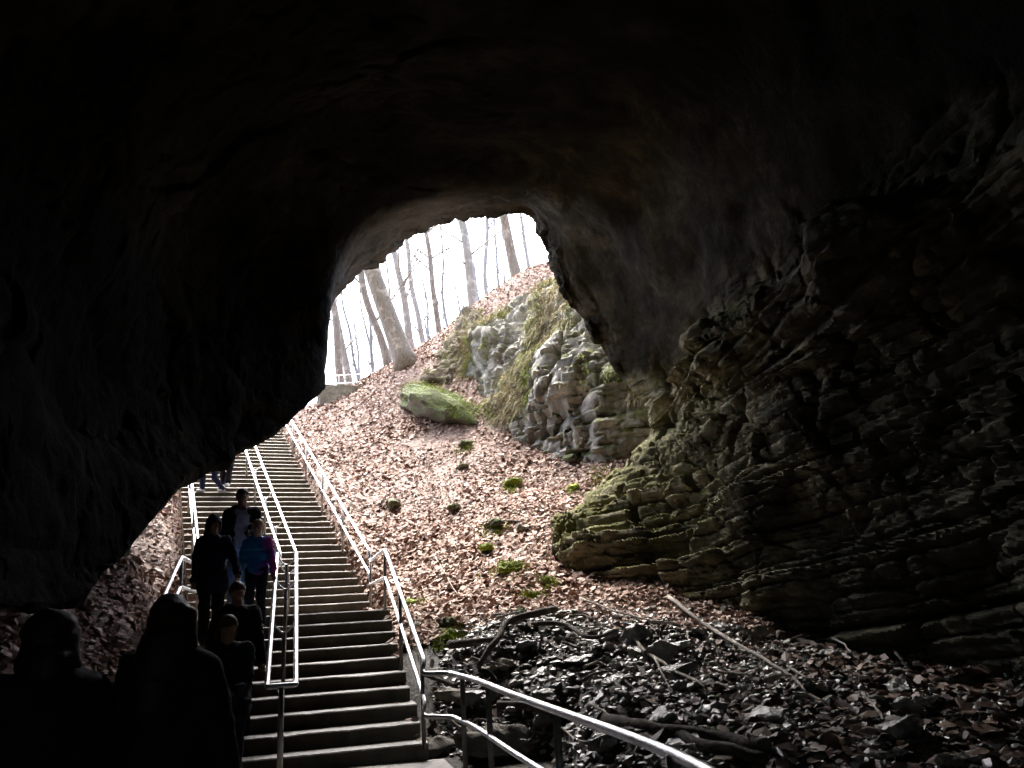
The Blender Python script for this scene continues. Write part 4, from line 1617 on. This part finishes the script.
def person(loc, rz, H, label, look, feet=((.1, .05, 0), (-.1, -.05, 0)), hands=((.26, .1, .82), (-.26, .1, .82)), lean=0.0, headrot=(0, 0), h=.0115, upper=True, pelvis_z=None):
    """Facing local +y. look: dict of clothing. feet / hands in metres of a 1.75 m body. headrot = (nod down, turn)"""
    s = H / 1.75
    hs = look.get('head', 1.0)
    root = empty('person', loc, rz)
    tag(root, label, 'person')
    pz = .93 if pelvis_z is None else pelvis_z
    sh = np.array([0, lean * .5, pz + .5])

    def J(x, y, z):                       # torso joint with forward lean
        return np.array([x, y + lean * max(0, z - pz), z])
    hipL, hipR = J(.09, 0, pz), J(-.09, 0, pz)
    leg = []
    for hp, ft in ((hipL, feet[0]), (hipR, feet[1])):
        an = np.array([ft[0], ft[1], ft[2] + .085])
        kn, an = ik(hp, an, .44, .43, (0, 1, .05))
        leg.append((hp, kn, an))
    arms = []
    for sx, hd in ((1, hands[0]), (-1, hands[1])):
        s_ = J(.178 * sx, 0, pz + .47)
        el, wr = ik(s_, hd, .29, .25, (sx * .55, -1, -.25))
        arms.append((s_, el, wr))
    hc = J(0, .02, pz + .70) + np.array([0, math.sin(headrot[0]) * .05, (hs - 1) * .08])
    cn, sn = math.cos(headrot[0]), math.sin(headrot[0])
    ct, st = math.cos(headrot[1]), math.sin(headrot[1])

    def HD(x, y, z):                      # head-local to body
        x, y, z = x * hs, y * hs, z * hs
        y, z = y * cn + z * sn, -y * sn + z * cn
        x, y = x * ct - y * st, x * st + y * ct
        return hc + np.array([x, y, z])
    lo, hi = np.array([-.55, -.5, -.05]), np.array([.55, .6, pz + .95])

    def torso(S, t=0.0, k=.05):
        S.ell(J(0, -.01, pz + .02), (.165 + t, .118 + t, .14 + t), k)
        S.ell(J(0, 0, pz + .2), (.145 + t, .102 + t, .2 + t), k)
        S.ell(J(0, .0, pz + .37), (.172 + t, .118 + t, .2 + t), k)
        S.cap(J(.14, -.005, pz + .465), J(-.14, -.005, pz + .465), .055 + t * .7, .055 + t * .7, k)
        for sx in (1, -1):
            S.cap(J(.02 * sx, -.015, pz + .55), J(.16 * sx, -.01, pz + .475), .045 + t * .3, .045 + t * .5, k)

    def legs(S, t=0.0, flare=0.0, end=1.0):
        for hp, kn, an in leg:
            S.cap(hp, kn, .088 + t, .06 + t, .04)
            ae = kn + (an - kn) * end
            S.cap(kn, ae, .06 + t, .043 + t + flare, .03)
            S.cap(kn + (an - kn) * .1 + np.array([0, -.02, 0]), kn + (an - kn) * .5 + np.array([0, -.018, 0]), .045 + t, .04 + t, .03)

    def armf(S, t=0.0, end=1.0, k=.03):
        for s_, el, wr in arms:
            S.cap(s_, el, .052 + t, .043 + t, k)
            S.cap(el, el + (wr - el) * end, .042 + t, .03 + t, k)

    B = Sdf(lo, hi, h)
    torso(B, -.005)
    legs(B, -.004)
    armf(B, -.004)
    for hp, kn, an in leg:
        B.cap(an + np.array([0, -.02, -.04]), an + np.array([0, .13, -.055]), .038, .03, .02)
    B.cap(J(0, -.005, pz + .49), hc + np.array([0, -.01, -.04]), .056, .052, .03)
    # head with face
    def headell(S, c, r, k):
        cc = HD(*c)
        S.ell(cc, np.array(r) * hs, k)
    headell(B, (0, -.015, .03), (.076, .094, .092), .02)
    headell(B, (0, .025, -.035), (.06, .066, .078), .03)
    B.cap(HD(0, .085, .005), HD(0, .108, -.028), .010 * hs, .015 * hs, .012)
    B.cap(HD(0, .07, -.095), HD(0, .075, -.1), .022 * hs, .022 * hs, .02)
    B.cap(HD(.03, .082, .022), HD(-.03, .082, .022), .012 * hs, .012 * hs, .012)
    B.cap(HD(.02, .086, -.062), HD(-.02, .086, -.062), .009 * hs, .009 * hs, .008)
    for sx in (1, -1):
        B.cap(HD(sx * .076, -.01, .015), HD(sx * .078, -.015, -.03), .014 * hs, .010 * hs, .006)
    for (s_, el, wr), curl in zip(arms, look.get('curl', (.5, .5))):
        fd = wr - el
        fd = fd / np.linalg.norm(fd)
        side = np.cross(fd, [0, 1, 0])
        if np.linalg.norm(side) < .2:
            side = np.cross(fd, [0, 0, 1])
        side /= np.linalg.norm(side)
        pn = np.cross(side, fd)
        pc = wr + fd * .05
        B.cap(wr - fd * .01, wr + fd * .07, .028, .034, .015)
        for q in range(4):
            o_ = (q - 1.5) * .019
            k0 = wr + fd * .085 + side * o_
            Lf = (.07, .082, .078, .06)[q]
            mid = k0 + (fd * math.cos(curl) + pn * math.sin(curl)) * Lf * .5
            B.cap(k0, mid, .0095, .009, .006)
            B.cap(mid, mid + (fd * math.cos(curl * 2) + pn * math.sin(curl * 2)) * Lf * .5, .009, .0075, .004)
        B.cap(wr + fd * .025 + side * .026, wr + fd * .06 + side * .05 + pn * .015, .012, .009, .008)
    V, F = surface_nets(B.D, B.lo, h)
    np_mesh('body', V * s, F, look.get('skin', SKIN), root)

    def emit(S, name, mat, label_=None, fold=.007, seed=1):
        near = np.abs(S.D) < .05
        if fold:
            g = S.G[near]
            S.D[near] += fbm(g * np.array([7, 7, 13]) + seed * 3.3, 2, 900 + seed) * fold
        V, F = surface_nets(S.D, S.lo, S.h)
        if len(V) == 0:
            return None
        o = np_mesh(name, V * s, F, mat, root)
        if label_:
            o['label'] = label_
        return o

    # trousers
    T = Sdf((-.4, -.5, -.05), (.4, .5, pz + .3), h)
    legs(T, .014, .012 + look.get('flare', 0.0), .96)
    T.ell(J(0, -.01, pz + .02), (.178, .13, .15), .04)
    T.clip(T.G[..., 2] - (pz + .13))
    emit(T, 'trousers', look['trousers'], look.get('trousers_label'), .012, 2)
    # shoes
    for i, (hp, kn, an) in enumerate(leg):
        c = an
        Sh = Sdf(c + np.array([-.1, -.12, -.12]), c + np.array([.1, .24, .09]), .01)
        Sh.cap(c + np.array([0, -.03, -.035]), c + np.array([0, .14, -.05]), .05, .042, .02)
        Sh.cap(c + np.array([0, -.01, -.02]), c + np.array([0, .0, .03]), .048, .05, .02)
        Sh.clip(-(Sh.G[..., 2] - (c[2] - .085)))
        emit(Sh, 'shoe', look['shoes'], None, 0)
    if not upper:
        pass
    # shirt under an open jacket
    if 'shirt' in look:
        S2 = Sdf((-.4, -.4, pz - .2), (.4, .4, pz + .62), h)
        torso(S2, .012)
        S2.clip(-(S2.G[..., 2] - (pz - .08)))
        nk = np.linalg.norm(S2.G - J(0, .05, pz + .61), axis=-1) - .09
        S2.clip(-nk)
        emit(S2, 'shirt', look['shirt'], None, .006, 4)
    # jacket
    t = look.get('bulk', .026)
    Jk = Sdf(lo, hi, h)
    torso(Jk, t)
    armf(Jk, t * .8 + .002, .97)
    hem = pz + look.get('hem', -.1)
    if look.get('hem', -.1) < -.12:
        Jk.ell(J(0, 0, hem + .12), (.19 + t, .15 + t, .25), .06)
    onarm = np.zeros(Jk.D.shape, bool)
    for s_, el, wr in arms:
        ab = wr - s_
        for a0, b0 in ((s_, el), (el, wr)):
            v_ = b0 - a0
            tt_ = np.clip((Jk.G - a0) @ v_ / (v_ @ v_), 0, 1)
            onarm |= np.linalg.norm(Jk.G - a0 - tt_[..., None] * v_, axis=-1) < .09
    cut = -(Jk.G[..., 2] - hem)
    Jk.D = np.where(onarm & (np.abs(Jk.G[..., 0]) > .2), Jk.D, np.maximum(Jk.D, cut))
    nk = np.linalg.norm((Jk.G - J(0, .03, pz + .63)) / np.array([1, 1, 1.1]), axis=-1) - .088
    if not look.get('hood'):
        Jk.clip(-nk)
    if 'shirt' in look:
        wedge = np.maximum(np.abs(Jk.G[..., 0]) - (.085 + .05 * np.clip((pz + .1 - Jk.G[..., 2]) / .3, 0, 1)), -(Jk.G[..., 1] - lean * np.maximum(Jk.G[..., 2] - pz, 0) - .03))
        front = ~(onarm & (Jk.G[..., 1] > .12))
        Jk.D = np.where(front, np.maximum(Jk.D, -wedge), Jk.D)
    else:
        Jk.cap(J(0, -.01, pz + .53), J(0, -.01, pz + .56), .075, .07, .02) if look.get('collar') else None
    emit(Jk, look.get('top_name', 'jacket'), look['jacket'], look.get('jacket_label'), .017, 5)
    # hair / hood / hat
    Hh = Sdf(hc + np.array([-.25, -.28, -.55]), hc + np.array([.25, .25, .25]), .0095)
    gl = Hh.G - hc
    x_, y_, z_ = gl[..., 0], gl[..., 1], gl[..., 2]
    x_, y_ = x_ * ct + y_ * st, -x_ * st + y_ * ct
    y_, z_ = y_ * cn - z_ * sn, y_ * sn + z_ * cn
    x_, y_, z_ = x_ / hs, y_ / hs, z_ / hs

    def HE(c, r, k):
        Hh.ell(HD(*c), np.array(r) * hs, k)
    style = look.get('hair', 'short')
    if style == 'hood':
        HE((0, -.03, .02), (.112, .128, .132), .02)
        Hh.cap(HD(0, -.05, -.05), HD(0, -.05, -.17), .1, .12, .05)
        Hh.cap(HD(0, -.08, .1), HD(0, -.11, .08), .05, .03, .05)
        Hh.clip(np.maximum(np.abs(x_) - .066, np.maximum(np.abs(z_ + .02) - .095, -(y_ - .0))) * -1)
        emit(Hh, 'hood', look['hairmat'], None, .006, 8)
    else:
        HE((0, -.025, .035), (.09, .104, .098), .02)
        if style == 'long':
            for sx in (1, -1):
                Hh.cap(HD(sx * .06, -.03, 0), HD(sx * .1, -.05, -.3), .055, .075, .04)
            Hh.cap(HD(0, -.07, 0), HD(0, -.1, -.36), .08, .1, .05)
        elif style == 'messy':
            HE((0, -.02, .05), (.115, .115, .105), .03)
            for sx in (1, -1):
                Hh.cap(HD(sx * .07, -.02, .0), HD(sx * .085, -.03, -.1), .045, .05, .04)
            Hh.cap(HD(0, -.08, 0), HD(0, -.09, -.12), .07, .07, .04)
        elif style == 'bob':
            for sx in (1, -1):
                Hh.cap(HD(sx * .06, -.02, .01), HD(sx * .075, -.02, -.1), .035, .035, .03)
            Hh.cap(HD(0, -.07, 0), HD(0, -.08, -.12), .06, .06, .04)
        if style == 'bald':
            face = -(z_ - .02)
        else:
            face = np.minimum(y_ - (.02 + np.clip((z_ - .03) * 1.1, -.02, .2)), .063 - z_ + .0 * y_)
        Hh.clip(face)
        emit(Hh, 'hair', look['hairmat'], None, .016 if style == 'messy' else .018 if style == 'long' else .005, 9)
    for sx in (1, -1):
        e_ = HD(sx * .031, .083, .004)
        bm = bmesh.new()
        bmesh.ops.create_icosphere(bm, subdivisions=2, radius=.0125 * hs)
        me_ = bpy.data.meshes.new('eye')
        bm.to_mesh(me_)
        bm.free()
        o = link('eye', me_, EYEM, root)
        o.location = e_ * s
        o.scale = (s, s * .6, s)
    return root


def fleece():
    t = NT('rainbow_fleece')
    oc2 = t.coord(True)
    n = t.noise(4.0, 3, .5, vec=oc2, dist=.6)
    sx = t.n('SeparateXYZ')
    t.l(oc2, sx.inputs[0])
    k = t.math('ADD', t.math('MULTIPLY', sx.outputs[0], -1.3), t.math('ADD', n, 0.0))
    c = t.ramp(k, [(0.4, (0.03, 0.36, 0.8)), (0.58, (0.05, 0.22, 0.8)), (0.68, (0.3, 0.12, 0.75)), (0.82, (0.65, 0.1, 0.55))])
    hemf = t.step(t.math('ADD', sx.outputs[2], t.math('MULTIPLY', n, .12)), .80, .74)
    c = t.mix(hemf, c, (0.6, 0.03, 0.2))
    t.color(c)
    t.bump(t.noise(60, 4, vec=oc2), .4, .01)
    return t.set(.9, 0, .2)


BLACK = cloth('black_cloth', (0.012, 0.012, 0.014))
NAVY = cloth('navy_cloth', (0.018, 0.024, 0.06))
NAVY2 = cloth('dark_navy_denim', (0.03, 0.04, 0.08))
DKGREY = cloth('charcoal_cloth', (0.012, 0.012, 0.013))
TEAL = cloth('dark_teal_cloth', (0.02, 0.032, 0.035))
JEANS = cloth('faded_blue_jeans', (0.3, 0.44, 0.6), .9, 12, .35)
SHIRT = cloth('grey_blue_shirt', (0.5, 0.57, 0.66))
WHITE = cloth('white_trainer', (0.75, 0.75, 0.76), .6)
DSHOE = cloth('dark_shoe', (0.05, 0.045, 0.04), .6)
HAIRD = cloth('dark_hair', (0.025, 0.018, 0.014), .55, 60)
HAIRB = cloth('brown_hair', (0.09, 0.06, 0.04), .55, 60)
BLOND = cloth('sandy_blond_hair', (0.6, 0.43, 0.24), .6, 60)
PI = math.pi


def on_low(k, o):
    q = low(k + .45, o)
    return (q[0], q[1], RISE * (math.floor(k) + 1))


FACE1 = PI + H1                # facing down the stairs


def at(px, Y):
    return PY(px, 600, Y)[:2]


# man with open jacket on the landing
x, y = at(239, 12.0)
person((x, y, 1.55), FACE1 + .1, 1.86, 'man in open black jacket over grey blue shirt and faded jeans on the stairs',
       dict(jacket=BLACK, shirt=SHIRT, trousers=JEANS, shoes=DSHOE, hairmat=HAIRD, hair='short', hem=-.12, bulk=.034, curl=(.5, .9)),
       feet=((.1, .12, 0), (-.1, -.06, 0)), hands=((.27, .08, .82), (-.1, .25, 1.1)), headrot=(.2, .1))
# boy
x, y = at(256, 11.15)
person((x, y, 1.395), FACE1 - .1, 1.42, 'blond boy in blue and pink tie-dye fleece and navy trousers beside the double rail',
       dict(jacket=fleece(), trousers=NAVY2, shoes=DSHOE, hairmat=BLOND, hair='short', skin=SKIN2, head=1.16, top_name='sweater', hem=-.06, bulk=.024, collar=True),
       feet=((.1, .1, 0), (-.09, -.06, 0)), hands=((.3, .05, .84), (-.29, .1, .86)), headrot=(.15, -.05))
# hooded woman
x, y = at(211, 10.6)
person((x, y, 1.24), FACE1 + .12, 1.60, 'person in navy hooded coat with the hood up, holding the left stair rail',
       dict(jacket=NAVY, trousers=BLACK, shoes=DSHOE, hairmat=NAVY, hair='hood', hood=True, hem=-.24, bulk=.024),
       feet=((.09, .12, 0), (-.09, -.06, 0)), hands=((.24, .1, .82), (-.33, .2, .95)), headrot=(.35, .25))
# two half hidden figures higher up
q = upf(20.4, -1.98)
person((q[0], q[1], RISE * 30), PI + H2 - .35, 1.72, 'figure high on the stairs showing only dark legs and white shoes',
       dict(jacket=BLACK, trousers=BLACK, shoes=WHITE, hairmat=HAIRD, hair='short'), feet=((.1, .04, 0), (-.06, .22, -.1)), h=.014)
q = upf(19.4, -2.34)
person((q[0], q[1], RISE * 29), PI + H2 - 1.0, 1.5, 'striding figure in navy trousers and white shoes under the rock edge',
       dict(jacket=NAVY, trousers=NAVY, shoes=WHITE, hairmat=HAIRB, hair='bob'), feet=((.1, .28, 0.0), (-.1, -.26, 0.02)), h=.014, pelvis_z=.86)
# two near the foot of the stairs
x, y = at(237, 9.35)
person((x, y, RISE), FACE1 + .15, 1.78, 'man in dark jacket with short brown hair just behind the person in dark teal',
       dict(jacket=BLACK, trousers=BLACK, shoes=DSHOE, hairmat=HAIRB, hair='short', bulk=.035, hem=-.12),
       feet=((.1, .1, 0), (-.1, -.06, 0)), hands=((.3, .12, .85), (-.25, .2, .9)), headrot=(.4, .3))
x, y = at(229, 7.3)
person((x, y, 0.0), FACE1 + .1, 1.57, 'person in dark teal top with brown bobbed hair looking down at their hands',
       dict(jacket=TEAL, trousers=NAVY2, shoes=DSHOE, hairmat=HAIRB, hair='bob', bulk=.034, hem=-.14, curl=(.9, .9)),
       feet=((.1, .1, 0), (-.1, -.06, 0)), hands=((.03, .27, 1.08), (-.05, .27, 1.07)), headrot=(.55, .35))
# silhouettes nearest the camera
x, y = at(172, 3.7)
person((x, y, 0.0), H1 - .5, 1.66, 'black silhouette with long hair between the bank and the stairs',
       dict(jacket=BLACK, trousers=BLACK, shoes=DSHOE, hairmat=HAIRD, hair='long', bulk=.05, hem=-.15), hands=((.2, .2, .9), (-.3, .08, .82)), headrot=(.1, .1), h=.013)
x, y = at(55, 3.5)
person((x, y, 0.0), H1 + .35, 1.60, 'black silhouette with tousled hair, leftmost of all the people',
       dict(jacket=DKGREY, trousers=BLACK, shoes=DSHOE, hairmat=HAIRD, hair='messy', bulk=.05, hem=-.15), hands=((.2, .2, .95), (-.3, .1, .85)), headrot=(.1, -.2), h=.013)
